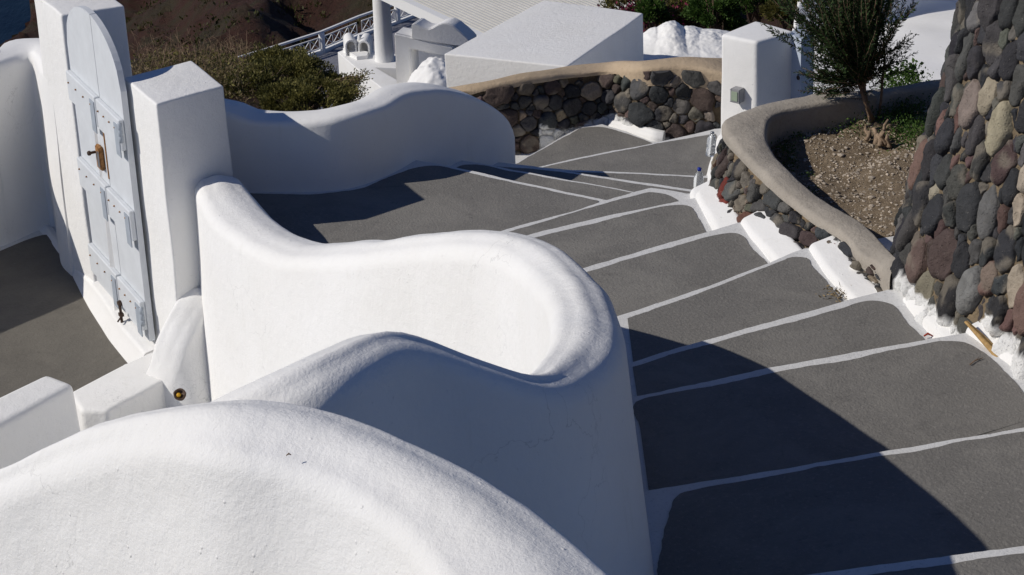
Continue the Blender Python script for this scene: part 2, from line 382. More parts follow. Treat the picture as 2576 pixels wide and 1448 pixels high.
wind(-1.54,[(1300,432),(1349,422),(1433,402),(1540,380),(1638,362),(1798,325)],[(1330,430),(1360,424),(1440,406),(1513,391),(1653,363),(1800,338)],0,[(1.7,13.2),(.1,13.9)])
wind(-1.68,[(1240,435),(1298,410),(1383,362),(1430,336),(1475,315),(1513,312),(1575,331),(1638,356),(1680,360)],[(1270,432),(1298,414),(1388,364),(1428,343),(1460,326),(1488,321),(1525,323),(1575,338),(1613,351),(1640,362)],0,[(1.2,14.4),(.1,14.4)])
bm=bmesh.new(); addprism(bm,[(-1.6,13.6),(2.2,13.6),(2.2,16.2),(-1.6,16.2)],-2.3,-1.84); frombm('step',bm,PW,stairs,False)

# ================================================================ parapet walls
WL=-2.35
rowsC=[rz((607,440),(487,452),-.66,-1,WL),rz((640,480),(503,505),-.66,-1,WL),rz((700,545),(565,580),-.68,-1,WL),
 rz((800,598),(680,643),-.56,-.98,WL),rz((900,597),(800,652),-.34,-.9,WL),rz((1000,590),(922,642),-.08,-.85,WL),
 rz((1100,572),(1035,630),.12,-.8,WL),rz((1200,565),(1126,624),.27,-.75,WL),rz((1290,568),(1210,628),.38,-.6,WL),
 rz((1370,590),(1262,644),.46,-.5,WL),rz((1450,635),(1314,682),.55,-.4,WL),rz((1520,700),(1353,722),.73,-.3,WL),
 rz((1558,770),(1377,765),.88,-.2,WL),rz((1574,845),(1382,805),1.01,-.1,WL),rz((1547,912),(1368,860),1.05,0,WL),
 rz((1482,966),(1340,900),1.12,0,WL),rz((1400,987),(1285,936),1.18,.05,WL),
 rz((1225,930),(1110,878),1.33,.1,WL),rz((1060,866),(935,815),1.46,.1,WL),rz((962,906),(810,852),1.49,.1,WL),
 rz((870,957),(700,906),1.50,.1,WL),rz((780,1003),(590,950),1.48,.1,WL),rz((650,1085),(440,1020),1.40,.1,WL),rz((480,1190),(250,1120),1.25,.1,WL)]
print('C',[(round(a.x,2),round(a.y,2),round(b.x,2),round(b.y,2)) for a,b,*_ in rowsC])
w1=ribbon('parapet_wall',rowsC,PL,sm=3,batter=.11,batter_i=.05,r=.085,dome=.015)
tag(w1,'white parapet with a broad curling rim, sweeping from the right gate pillar beside the grey steps','parapet')
rowsA=[rz((-170,1215),(-170,1295),.92),rz((0,1160),(0,1243),1.1),rz((120,1108),(120,1200),1.22),rz((250,1043),(250,1155),1.37),rz((380,1006),(370,1137),1.48),rz((500,988),(460,1134),1.55),rz((620,984),(565,1143),1.6),
 rz((700,988),(640,1155),1.6),rz((800,1001),(700,1172),1.6),rz((1000,1060),(815,1215),1.6),rz((1200,1163),(925,1285),1.6),rz((1400,1293),(1020,1365),1.6),rz((1590,1446),(1090,1460),1.6),rz((1700,1540),(1130,1540),1.62),rz((1830,1680),(1180,1650),1.62)]
w2=ribbon('parapet_wall',rowsA,PL,sm=16,base_o=.1,base_i=-.3,batter=.06,batter_i=.30,r=.075,dome=.03,step=.035,rough=.008)
tag(w2,'white rough-plastered parapet arching across the nearest foreground, its rounded top nearest the viewer','parapet')
# low wave-topped wall behind the landing
def from_inner(P,w,b_o,b_i):
    rows=[]
    for i,p in enumerate(P):
        d=P[min(i+1,len(P)-1)]-P[max(i-1,0)]; d=Vector((d.x,d.y,0)).normalized(); q=Vector((-d.y,d.x,0))
        rows.append((p+q*w[i],p,b_o,b_i))
    return rows
Wrow=[(560,281),(600,294),(644,309),(719,311),(819,305),(881,293),(931,278),(981,261),(1014,239),(1044,226),(1070,222),(1119,227),(1181,236),(1219,250),(1269,282),(1290,312),(1296,350)]
def wz(x,y):
    """crest height that puts the near edge of the wall top on its surveyed row"""
    lo,hi=-2.2,.6
    for _ in range(40):
        m_=(lo+hi)/2; v=Vector((x,y,m_))-CP; d=v.dot(fwd); px=W/2+F*v.dot(RR)/d; py=H/2-F*v.dot(UU)/d
        row=float(np.interp(px,[a for a,_ in Wrow],[b for _,b in Wrow]))
        if py>row: lo=m_
        else: hi=m_
    return (lo+hi)/2
Wb=[(-2.6,13.24),(-2.1,13.13),(-1.75,13.05),(-1.59,13.01),(-1.40,12.985),(-1.22,12.97),(-1.06,12.98),(-.90,13.06),(-.75,13.22),(-.60,13.44),(-.44,13.60),(-.30,13.77),(-.17,13.92),(-.06,14.06),(.02,14.22),(.055,14.36),(.06,14.48)]
Wp=[Vector((x,y,-.42)) if i<2 else Vector((x,y,wz(x,y))) for i,(x,y) in enumerate(Wb)]
Wp[-1].z=-1.30; Wp[-2].z=min(Wp[-2].z,-1.05)
print('W',[round(p.z,2) for p in Wp])
w3=ribbon('parapet_wall',from_inner(Wp,[.24]*11+[.22]*6,-2.2,-2.2),PLS,batter=.05,batter_i=.03,r=.045,dome=.01)
tag(w3,'low white parapet with a dipping and rising wave-shaped top, standing behind the dark landing','parapet')

# ================================================================ gate pillars, courtyard
LAM=1.07
def K(z): return CAMZ-(CAMZ-z)*LAM
def pl(px,z): return [(Z(*p,z).x,Z(*p,z).y) for p in px]
AT=K(.18)
L=Z(312,195,AT);Fp=Z(390,262,AT);Rp=Z(562,215,AT);Bp=Vector((L.x+Rp.x-Fp.x,L.y+Rp.y-Fp.y,AT))
pa=rprism('gate_pillar',[(q.x,q.y) for q in (L,Fp,Rp,Bp)],-2.4,AT,.016,PL,taper=.05,rough=.005)
tag(pa,'square white gate pillar with a flat top, right of the pale blue gate','pillar')
dl=Z(245,712,K(-1.45)); dr=Z(380,870,K(-1.45)); ga=(dr-dl).normalized(); gn=Vector((ga.y,-ga.x,0)); gn=gn if gn.x<0 else -gn
def onplane(x,y,off=0):
    r=ray(x,y); return CP+r*((dl+gn*off-CP).dot(gn)/r.dot(gn))
FE=dl-ga*.075+Vector((0,0,0)); ET=K(.29); wv=Z(312,14,ET)-Z(152,40,ET); wv.z=0
q0=Vector((FE.x,FE.y,0)); e1=q0+wv; e3=q0-ga*.62; e2=e1-ga*.62
pe=rprism('gate_pillar',[(q.x,q.y) for q in (q0,e1,e2,e3)],-2.4,ET,.016,PL,taper=.04,rough=.005)
tag(pe,'tall square white gate pillar behind the arched gate, at the top left','pillar')
# wall returning from the far pillar to the courtyard corner and along its far side
corner=Z(115,590,K(-1.6)); CZ=K(-.37)
eA=(Z(67,135,CZ)-Z(0,159,CZ)); eA.z=0; eA.normalize()
J=Z(67,137,CZ); gq=Vector((e3.x,e3.y,0))
def lift(p,z): return Vector((p.x,p.y,z))
gw=ribbon('courtyard_wall',[(lift(gq+ga*.15+wv*.5,K(-.20)),lift(gq+ga*.15-gn*.0,K(-.20))),(lift(gq-ga*.1+wv*.5,K(-.22)),lift(gq-ga*.1,K(-.22))),
  (lift(J-ga*.05+wv*.65-ga*.1,CZ+.03),lift(J+ga*.22,CZ+.05)),(lift(J-ga*.36+eA*.10,CZ),lift(J,CZ)),
  (lift(Z(20,102,CZ),CZ),lift(J-eA*.35,CZ)),(lift(Z(-40,135,CZ),CZ),lift(Z(-45,176,CZ),CZ)),
  (lift(J-eA*2.0-ga*.30,CZ-.02),lift(J-eA*2.0+Vector((0,-.02,0)),CZ-.02)),(lift(J-eA*3.6-ga*.30,CZ-.1),lift(J-eA*3.6,CZ-.1))],PLS,base_o=-2.4,base_i=-2.2,batter=.03,batter_i=.02,r=.075)
tag(gw,'white courtyard wall with a rounded top running left from the tall pillar, half in shade','wall')
# courtyard floor
FZ=K(-1.6)
bm=bmesh.new(); g=[Z(-500,1290,FZ),Z(-700,900,FZ),Z(-200,700,FZ)]; 
P=[Z(340,1010,FZ),Z(338,935,FZ),Z(300,867,FZ),Z(262,800,FZ),Z(228,745,FZ),Z(200,700,FZ),Z(180,655,FZ),Z(160,622,FZ),Z(140,598,FZ),Z(118,590,FZ),Z(70,603,FZ),Z(0,632,FZ),Z(-250,730,FZ),Z(-700,930,FZ),Z(-500,1500,FZ),Z(100,1300,FZ)]
vs=[bm.verts.new((p.x,p.y,FZ)) for p in smoothpoly(P[:12],.06)+P[12:]]; bm.faces.new(vs); bmesh.ops.triangulate(bm,faces=bm.faces[:])
cf=frombm('courtyard_floor',bm,concrete('courtyard_paint',(.135,.125,.108),(.165,.152,.13),.003),None,False); cf['kind']='structure'
bm=bmesh.new(); addprism(bm,[(-11,5.0),(-2.2,5.0),(-1.5,9.0),(-1.6,11.6),(-2.2,12.3),(-2.9,15.0),(-11,15.0)],-2.6,FZ-.006); cb=frombm('courtyard_base',bm,PW,None,False); cb['kind']='structure'  # white base, widened out of view to bounce sun onto the courtyard wall
# sill under the gate: bevelled plaster foot along the gate line
f0=Z(225,748,FZ); 
def gl(s,o,z): p=dl+ga*s+gn*o; return Vector((p.x,p.y,z))
sill=ribbon('door_sill',[(gl(-1.9,-.12,K(-1.60)),gl(-1.9,.0,K(-1.60))),(gl(-.9,-.12,K(-1.59)),gl(-.9,.0,K(-1.59))),(gl(-.3,-.12,K(-1.50)),gl(-.3,.02,K(-1.50))),(gl(.2,-.12,K(-1.455)),gl(.2,.05,K(-1.46))),(gl(.8,-.12,K(-1.455)),gl(.8,.07,K(-1.46))),(gl(1.16,-.12,K(-1.46)),gl(1.16,.08,K(-1.46)))],PLS,base_o=-2.4,base_i=-2.4,batter=0,batter_i=.42,r=.03)
tag(sill,'white plaster sill sloping down to the courtyard floor below the pale blue gate','sill')
stub=ribbon('ramp_kerb',[rz((556,722),(444,735),K(-.98)),rz((540,755),(428,765),K(-1.02)),rz((505,800),(408,802),K(-1.09)),rz((472,860),(385,850),K(-1.19)),rz((450,915),(374,898),K(-1.30)),rz((425,965),(355,940),K(-1.42))],PL,base_o=-2.2,base_i=-2.1,batter=.30,batter_i=.05,r=.07)
tag(stub,'short sloping white plaster kerb descending from the foot of the right gate pillar','kerb')
lg=rprism('step_block',pl([(310,915),(385,880),(470,925),(365,985),(272,1035),(205,1034),(178,985)],K(-1.42))[::-1],-2.5,K(-1.42),.03,PL,rough=.006)
tag(lg,'flat white plaster block at the foot of the sloping kerb, edging the courtyard floor','step')
bm=bmesh.new(); addprism(bm,[(-2.9,8.6),(-.2,8.6),(.1,9.2),(-1.5,11.3),(-2.2,11.2)],-2.8,-2.15); 
nf=frombm('hollow_floor',bm,PLS,None,False); nf['kind']='structure'
bx=rprism('corner_block',pl([(-160,1075),(116,937),(190,968),(-60,1100)],K(-1.1))[::-1],-2.4,K(-1.1),.05,PL,rough=.006,taper=.04)
tag(bx,'white plaster block with a rounded corner, at the left edge before the courtyard floor','block')
# ---------------------------------------------------------------- gate
gate=empty('gate',tuple(dl),'pale blue arched wooden gate with bolted battens and a rusty lock between two white pillars','gate')
DW=(dr-dl).length-.02
def D(s,h,o=0): p=dl+ga*s+gn*o; return Vector((p.x,p.y,dl.z+.02+h))
def archz(s):
    t=(s/DW)*2-1; t=max(-1,min(1,t)); return 1.68+.36*math.sqrt(max(0,1-abs(t)**2.0))
def plate(bm,s0,s1,h0,h1,o0,o1):
    c=[D(s0,h0,o0),D(s1,h0,o0),D(s1,h1,o0),D(s0,h1,o0)]; e=[D(s0,h0,o1),D(s1,h0,o1),D(s1,h1,o1),D(s0,h1,o1)]
    a=[bm.verts.new(p) for p in c]; b=[bm.verts.new(p) for p in e]
    bm.faces.new(a);bm.faces.new(b[::-1])
    for i in range(4): bm.faces.new((a[i],a[(i+1)%4],b[(i+1)%4],b[i]))
def leafpanel(s0,s1):
    bm=bmesh.new(); n=14; ss=[s0+(s1-s0)*i/n for i in range(n+1)]
    prof=[(s0,0),(s1,0)]+[(s,archz(s)) for s in reversed(ss)]
    fr=[bm.verts.new(D(s,h,.0)) for s,h in prof]; bk=[bm.verts.new(D(s,h,-.038)) for s,h in prof]
    bm.faces.new(fr); bm.faces.new(bk[::-1])
    for i in range(len(prof)): j=(i+1)%len(prof); bm.faces.new((fr[i],fr[j],bk[j],bk[i]))
    bmesh.ops.triangulate(bm,faces=[f for f in bm.faces if len(f.verts)>4])
    return frombm('door_leaf',bm,BLUE,gate,False)
mid=DW*.56
lv=[leafpanel(0,mid-.004),leafpanel(mid+.004,DW)]
for li,(s0,s1) in enumerate(((0.0,mid-.01),(mid+.01,DW-.005))):
    for bi,h in enumerate((.28,.90,1.50)):
        bm=bmesh.new(); plate(bm,s0+.0,s1,h-.20,h,.0,.034); bmesh.ops.bevel(bm,geom=bm.edges[:],offset=.005,segments=1,affect='EDGES')
        bt=frombm('batten',bm,BLUE,lv[li],False)
        for k in range(4):
            s=s0+.045+(s1-s0-.13)*k/3; bm=bmesh.new()
            lathe(bm,D(s,h-.07,.034),[(.0055,0),(.006,.006),(.003,.010)],10,gn)
            frombm('bolt',bm,RUST,lv[li],True)
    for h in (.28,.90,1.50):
        bm=bmesh.new(); plate(bm,s1-.095,s1-.012,h-.245,h-.035,.034,.040); frombm('shade_plate',bm,BLUEG,lv[li],False)  # grey-blue plates standing in for the shade at the batten ends
for h in (.18,1.42):
    bm=bmesh.new(); lathe(bm,D(DW-.002,h-.06,.03),[(.014,0),(.014,.038),(.012,.040),(.014,.042),(.014,.08),(.012,.082),(.014,.084),(.014,.122)],12); frombm('hinge',bm,BLUEG,gate,True)
bm=bmesh.new(); plate(bm,mid-.006,mid+.008,.95,1.30,.0,.006); frombm('plank_seam',bm,RUST,gate,False)
# rusty lock
lk=onplane(258,395); sl_=(lk-dl).dot(ga); hl=lk.z-dl.z-.02
bm=bmesh.new(); plate(bm,sl_-.042,sl_+.045,hl-.08,hl+.08,.0,.032); bmesh.ops.bevel(bm,geom=bm.edges[:],offset=.008,segments=2,affect='EDGES'); lock=frombm('lock',bm,RUST,gate,True,30)
bm=bmesh.new(); lathe(bm,D(sl_-.03,hl+.03,.035),[(.009,0),(.009,.03),(.015,.032),(.016,.045),(.010,.052)],14,gn); frombm('knob',bm,IRON,lock,True)
bm=bmesh.new(); plate(bm,sl_+.008,sl_+.034,hl-.055,hl+.05,.032,.038); frombm('lock_cover',bm,STEEL,lock,False)
# drop bolt
bp_=onplane(322,795); sb=(bp_-dl).dot(ga); hb=bp_.z-dl.z
bm=bmesh.new(); tube(bm,[D(sb,hb-.10,.045),D(sb,hb+.10,.045)],.009,8)
for h in (-.08,.0,.08): plate(bm,sb-.018,sb+.018,hb+h-.010,hb+h+.010,.03,.058)
tube(bm,[D(sb,hb-.02,.05),D(sb+.03,hb-.03,.08)],.006,6)
frombm('drop_bolt',bm,IRON,gate,True,30)
# ================================================================ rubble masonry
PAL=[((.040,.041,.044),6),((.056,.057,.060),6),((.078,.077,.076),5),((.090,.086,.080),4),((.075,.055,.050),3),((.115,.082,.072),1.6),((.17,.145,.12),2.4),((.095,.095,.072),1.4),((.25,.205,.155),1.2)]
def sinwarp(U,V_,seed,amp,k):
    r=np.random.default_rng(seed); o=np.zeros_like(U)
    for i in range(7):
        a=r.uniform(0,6.28); kk=k*r.uniform(.5,1.8); o+=np.sin((U*math.cos(a)+V_*math.sin(a))*kk+r.uniform(0,6.28))
    return o*amp/2.6
def smooth(a,b,x): t=np.clip((x-a)/(b-a),0,1); return t*t*(3-2*t)
def masonry(name,rows,cell,aspect,seed,parent=None,relief=.03,mortar=(.20,.15,.095),gap=.004,skirt=None,pal=PAL,flare=0,mh=.3,res=.016,pw=(2.8,6.5)):
    """rubble: separate rounded stones packed over an uneven mortar bed, all one face"""
    R=np.array([[*b,*t] for b,t in rows],float); L=sum(np.linalg.norm((a-b)[:3]) for a,b in zip(R,R[1:]))
    nu=max(8,int(L/res)); S=catmull(R,nu); B=S[:,:3];T=S[:,3:6]; Ht=float(np.mean(np.linalg.norm(T-B,axis=1))); nv=max(6,int(Ht/res))
    su=np.linspace(0,L,nu); vv=np.linspace(0,1,nv)
    Pm=B[:,None,:]+(T-B)[:,None,:]*vv[None,:,None]
    Nn=np.cross(np.gradient(Pm,axis=0),np.gradient(Pm,axis=1)); Nn/=np.linalg.norm(Nn,axis=2)[...,None]
    if np.dot(Nn.reshape(-1,3).mean(0),np.array([0,0,CAMZ])-Pm.reshape(-1,3).mean(0))<0: Nn=-Nn
    if flare: Pm=Pm+Nn*(flare*(1-vv)**3)[None,:,None]
    def at2(u,v):
        fu=np.clip(u/L*(nu-1),0,nu-1.001); fv=np.clip(v/Ht*(nv-1),0,nv-1.001); i=fu.astype(int); j=fv.astype(int); a=(fu-i)[...,None]; b=(fv-j)[...,None]
        f=lambda A: A[i,j]*(1-a)*(1-b)+A[i+1,j]*a*(1-b)+A[i,j+1]*(1-a)*b+A[i+1,j+1]*a*b
        n=f(Nn); return f(Pm), n/np.linalg.norm(n,axis=-1)[...,None]
    r=np.random.default_rng(seed)
    # packing with stones of mixed size (work space: v divided by aspect)
    Hs=Ht/aspect; C_=np.zeros((0,2)); Rd=np.zeros(0)
    for lo,hi,tries in ((.58,.76,260),(.44,.58,2500),(.33,.43,6000),(.23,.31,7000),(.15,.21,6000)):
        k=int(tries*max(.35,L*Hs/9)); cand=np.stack([r.uniform(-.03,L+.03,k),r.uniform(-.02,Hs+.02,k)],1); rad=r.uniform(lo,hi,k)*cell
        for c,q in zip(cand,rad):
            if len(C_) and np.any(((C_-c)**2).sum(1)<(.90*(Rd+q))**2): continue
            C_=np.vstack([C_,c]); Rd=np.append(Rd,q)
    ns=len(C_); W_=Rd**2; NT=24; NR=6; th=np.linspace(0,2*np.pi,NT,endpoint=False); dirs=np.stack([np.cos(th),np.sin(th)],1)
    rho=np.array([.30,.56,.76,.90,.98,1.0]); VV=[];FF=[];CC=[]; wts=np.array([p[1] for p in pal]); ci=r.choice(len(pal),ns,p=wts/wts.sum())
    for s in range(ns):
        dv=C_-C_[s]; D2=(dv**2).sum(1); nb=np.argsort(D2)[1:16]; D=np.sqrt(D2[nb]); n_=dv[nb]/D[:,None]; d=(D2[nb]+W_[s]-W_[nb])/(2*D)
        dt=dirs@n_.T; rr=np.where(dt>.05,d[None]/np.maximum(dt,.05),9).min(1); rr=np.minimum(rr,Rd[s]*2.1)
        rr=.1*np.roll(rr,1)+.8*rr+.1*np.roll(rr,-1)
        rr=np.maximum(rr-gap*r.uniform(.6,1.9),Rd[s]*.5)*(1+.08*r.normal(size=NT)); rr=.15*np.roll(rr,1)+.7*rr+.15*np.roll(rr,-1)
        p=r.uniform(*pw); H=relief*r.uniform(.65,1.25)*min(1.25,.45+Rd[s]/cell); tx,ty=r.normal(size=2)*.26
        du=rho[:,None]*rr[None]*dirs[None,:,0]; dw=rho[:,None]*rr[None]*dirs[None,:,1]
        h=H*(1-rho**p)**(1/p)[:,None] if False else H*((1-np.minimum(rho,1)**p)**(1/p))[:,None]*np.ones((1,NT)); h=h+(du*tx+dw*ty)*(1-rho[:,None]**4)
        h[-1]-=.012; u=np.concatenate([[C_[s,0]],(C_[s,0]+du).ravel()]); v=np.concatenate([[C_[s,1]],(C_[s,1]+dw).ravel()])*aspect; h=np.concatenate([[H],h.ravel()])
        ok=(u>-.01)&(u<L+.01)&(v>-.01)&(v<Ht+.01)
        if ok.mean()<.7: continue
        P_,N_=at2(u,v); fz=np.array([noise.noise(Vector(tuple(q*19)))+.7*noise.noise(Vector(tuple(q*47))) for q in P_]); P_=P_+N_*(h+fz*.010)[:,None]
        col=np.array(pal[ci[s]][0])*r.uniform(.72,1.3)*(1+r.normal(size=3)*.03); cc=col[None]*(1+.22*fz)[:,None]
        if r.random()<.3:   # lichen or lime film on part of the face
            m_=np.clip(np.array([noise.noise(Vector(tuple(q*11+seed))) for q in P_])*3,0,.55)[:,None]; cc=cc*(1-m_)+np.array([.24,.21,.165])*m_
        b=len(VV); VV+=P_.tolist(); CC+=cc.tolist()
        for k in range(NT): FF.append((b,b+1+k,b+1+(k+1)%NT))
        for q in range(NR-1):
            for k in range(NT): a=b+1+q*NT; FF.append((a+k,a+NT+k,a+NT+(k+1)%NT,a+(k+1)%NT))
    U=np.repeat(su[:,None],nv,1).ravel(); Vm=np.tile(vv*Ht,nu); Pf=Pm.reshape(-1,3)
    hm=relief*mh*(1+.9*np.clip(sinwarp(U,Vm,seed+9,1,13),-1.2,1.2))+sinwarp(U,Vm,seed+5,.003,120); Pf=Pf+Nn.reshape(-1,3)*hm[:,None]
    mc=np.array(mortar)[None]*(1+.22*sinwarp(U,Vm,seed+12,1,30))[:,None]
    b=len(VV); VV+=Pf.tolist(); CC+=mc.tolist(); idx=np.arange(nu*nv).reshape(nu,nv)+b
    FF+=[tuple(x) for x in np.stack([idx[:-1,:-1],idx[1:,:-1],idx[1:,1:],idx[:-1,1:]],-1).reshape(-1,4).tolist()]
    VV=np.array(VV); CC=np.array(CC)
    if skirt is not None:
        nz_=np.array([noise.noise(Vector(tuple(q*9)))*.028+noise.noise(Vector(tuple(q*33)))*.012 for q in VV]); wq=(1-smooth(-.004,.008,VV[:,2]-skirt(VV)-nz_))[:,None]; CC=CC*(1-wq)+np.array([.78,.78,.765])*wq
    me=bpy.data.meshes.new(name); me.from_pydata(VV.tolist(),[],FF); me.update()
    ca=me.color_attributes.new('Col','FLOAT_COLOR','POINT'); ca.data.foreach_set('color',np.c_[np.clip(CC,0,1),np.ones(len(CC))].ravel())
    print(name,'stones',ns); return link(name,me,ST,parent)
def stair_z(y):
    zs=[(7.83,0),(8.98,-.14),(9.75,-.28),(10.55,-.42),(11.2,-.56),(11.9,-.70),(12.4,-.84),(13.4,-1.26),(14.0,-1.40),(15.1,-1.54),(99,-1.7)]
    out=np.zeros_like(y)+.14; last=.14
    for k,(yy,zz) in enumerate(zs):
        prev_y=zs[k-1][0] if k else 6.8
        out=np.where(y>prev_y,zz,out)
    return out

# ---- planter: curved retaining wall with smooth concrete coping
planter=empty('planter_wall',(1.5,11,-1),'curved dark stone retaining wall with a smooth grey-beige coping around the soil bed','planter wall')
cz=-.3
cop=[rz((2240,696),(2268,645),-.21),rz((2232,688),(2252,640),-.22),rz((2205,662),(2238,624),-.25),rz((2165,643),(2205,592),-.28),rz((2111,591),(2157,553),-.30),rz((2039,541),(2095,512),-.30),rz((1979,491),(2032,466),-.30),
 rz((1933,445),(1980,418),-.29),rz((1884,403),(1943,378),-.29),rz((1840,357),(1926,345),-.28),rz((1814,319),(1935,306),-.28),rz((1822,298),(1966,285),-.28),rz((1903,263),(2010,271),-.28),
 rz((1990,244),(2072,258),-.28),rz((2057,231),(2137,249),-.28),rz((2157,226),(2200,242),-.28),rz((2219,217),(2250,228),-.28),rz((2322,200),(2335,214),-.28),rz((2450,182),(2460,196),-.28)]
ribbon('coping',cop,COP,planter,base_o=-.345,base_i=-.75,batter=-.02,batter_i=0,r=.04,dome=.006,rough=.012,step=.035,caps=(True,True))
bpath=[((2250,735),-.30),((2120,675),-.36),((2022,630),-.44),((1940,590),-.50),((1862,556),-.60),((1795,505),-.70)]
mr=[]
def cpt(i,dx=0,dy=0,z=None): p=cop[i][0]; return (p.x+dx,p.y+dy,p.z-.03 if z is None else z)
for i,b in ((1,(1.90,9.72,-.45)),(2,(1.77,9.93,-.5)),(3,(1.64,10.22,-.55)),(4,(1.53,10.5,-.62)),(5,(1.40,10.82,-.75)),(6,(1.30,11.08,-.8)),(7,(1.22,11.3,-.9)),(8,(1.14,11.6,-.95)),(9,(1.08,11.95,-1.1)),(10,(1.10,12.38,-1.35)),(11,(1.22,13.0,-1.6)),(12,(1.55,13.55,-1.8)),(14,(2.1,13.9,-1.8)),(17,(3.2,14.3,-1.8))):
    c=cop[i][0]; dn=Vector((c.x-1.0-.9,c.y-11.8,0)); dn=-dn.normalized() if False else Vector((0,0,0))
    inn=(cop[i][1]-c); inn.z=0; inn.normalize(); mr.append((b,tuple(c+inn*.065+Vector((0,0,-.05)))))
def red(Q,base):
    return base
masonry('stonework',mr,.128,1.4,3,planter,relief=.040,mortar=(.20,.15,.095),gap=.003,mh=.15,skirt=lambda P: stair_z(P[:,1])+.05,pal=PAL+[((.15,.035,.025),.5),((.12,.06,.045),1.5)])
# white plinth hugging each step along the masonry
plin=empty('stair_plinth',(1.6,10,-.5),kind='structure')
segs=[([(2.45,6.0),(2.42,6.8)],.14),([(2.30,6.7),(2.27,7.3),(2.24,7.88)],0),([(2.30,7.8),(2.26,8.24),(2.19,8.58),(2.09,8.86),(2.04,8.98)],-.14),([(2.00,8.92),(1.94,9.2),(1.89,9.5),(1.85,9.77)],-.28),
 ([(1.74,9.7),(1.66,9.95),(1.59,10.26),(1.55,10.57)],-.42),([(1.42,10.5),(1.37,10.76),(1.31,11.05),(1.28,11.26)],-.56),([(1.17,11.2),(1.15,11.47),(1.11,11.78),(1.09,11.98)],-.70),([(1.09,11.9),(1.09,12.36)],-.84),([(1.16,12.3),(1.28,13.4)],-1.26),([(1.28,13.3),(1.36,14.0)],-1.40),([(1.3,13.9),(1.52,15.0)],-1.54)]
for P_,z in segs:
    rows=[]; L_=P_[-1][1]-P_[0][1]; k=max(3,int(L_/.10))
    for i in range(k+1):
        y=P_[0][1]+L_*i/k; x=float(np.interp(y,[p[1] for p in P_],[p[0] for p in P_])); t=i/k
        hh=.025+.03*(1-t)+n3((x,y,z),5,.015); cap_=-.385+max(0,9.75-y)*1.2 if y<11.4 else 9
        rows.append((Vector((x+.0,y,min(z+hh,cap_))),Vector((x+.15,y+.04,min(z+hh+.055,cap_+.03)))))
    ribbon('plinth',rows,PLS,plin,base_o=z-.2,base_i=z-.2,batter=.25,batter_i=0,r=.03,dome=.0,rough=.004,step=.03)

# ---- tower
tb=[(3.3,11.6),(2.7,11.25),(2.25,10.8),(2.0,10.35),(1.90,9.95),(1.91,9.6),(1.99,9.25),(2.10,8.9),(2.22,8.5),(2.36,8.1),(2.6,7.6),(3.0,7.1),(3.5,6.7)]
cxy=Vector((3.9,9.5,0)); rowsT=[]
for x,y in tb:
    d=(cxy-Vector((x,y,0))).normalized(); rowsT.append(((x,y,-.55),(x+d.x*.185*2.5,y+d.y*.185*2.5,1.95)))
def tan_(Q,base): return base
tower=empty('stone_tower',(3.3,9.3,-.5),'massive leaning round wall of dark rubble and tan mortar at the right edge','stone wall')
masonry('rubble_face',rowsT,.128,1.4,11,tower,relief=.048,mortar=(.19,.145,.092),gap=.0025,skirt=lambda P: stair_z(P[:,1])+.10,flare=.06,mh=.22,
 pal=[((.032,.033,.037),6),((.046,.047,.050),6),((.068,.067,.065),4),((.105,.072,.066),2.2),((.14,.088,.074),1.4),((.20,.17,.135),1.6),((.31,.26,.195),1.3),((.11,.11,.092),1),((.155,.15,.145),1.3),((.17,.065,.035),.4)])
bm=bmesh.new(); 
vs=[bm.verts.new((r_[1][0],r_[1][1],1.93)) for r_ in rowsT]; vs.append(bm.verts.new((4.4,9,1.93))); bm.faces.new(vs); frombm('tower_top',bm,COP,tower,False)

# ---- far rubble wall with tan coping
wall=empty('stone_wall',(.6,15.5,-2),'dark rubble wall with a smooth tan render coping, curving behind the far end of the steps','stone wall')
capr=[]
for o,i,y in (((1060,236),(1110,250),15.62),((1117,219),(1172,229),15.62),((1200,203),(1230,213),15.62),((1288,186),(1300,202),15.66),((1365,174),(1380,192),15.75),((1438,162),(1445,185),15.86),((1530,155),(1532,178),15.9),
 ((1613,149),(1613,171),15.60),((1713,142),(1713,166),15.52),((1775,143),(1775,172),15.46),((1830,143),(1830,186),15.42)):
    q=Y(*i,y); capr.append((Z(*o,q.z),q))
ribbon('coping',capr,TAN,wall,base_o=-1.7,base_i=-1.32,batter=0,batter_i=0,r=.035,dome=.01,rough=.007,step=.05)
fr=[]
for o,i,*_ in capr:
    p=i; dn=(i-o); dn.z=0; dn.normalize(); q=p-dn*.03
    fr.append(((q.x+dn.x*.07,q.y+dn.y*.07,-2.35),(q.x,q.y,p.z-.035)))
masonry('stonework',fr,.125,.92,21,wall,relief=.045,mortar=(.12,.09,.057),gap=.002,mh=.10,skirt=lambda P: np.where(P[:,0]>.25,-1.68+.04*np.sin(P[:,0]*9)-np.clip(P[:,0]-1.1,0,1)*.05,-1.86))
# white mortar foot along the lowest treads
ft=[]
for px,hh in (((1530,316),-.01),((1560,325),.005),((1590,335),.015),((1620,346),.03),((1645,355),.035),((1668,356),.02)):
    p=Z(*px,-1.68); ft.append((Vector((p.x,p.y+.03,-1.68+hh)),Vector((p.x+.03,p.y+.14,-1.66+hh))))
fo=ribbon('mortar_foot',ft,PLS,wall,base_o=-1.95,base_i=-1.95,batter=.5,batter_i=0,r=.03,rough=.008,step=.03)

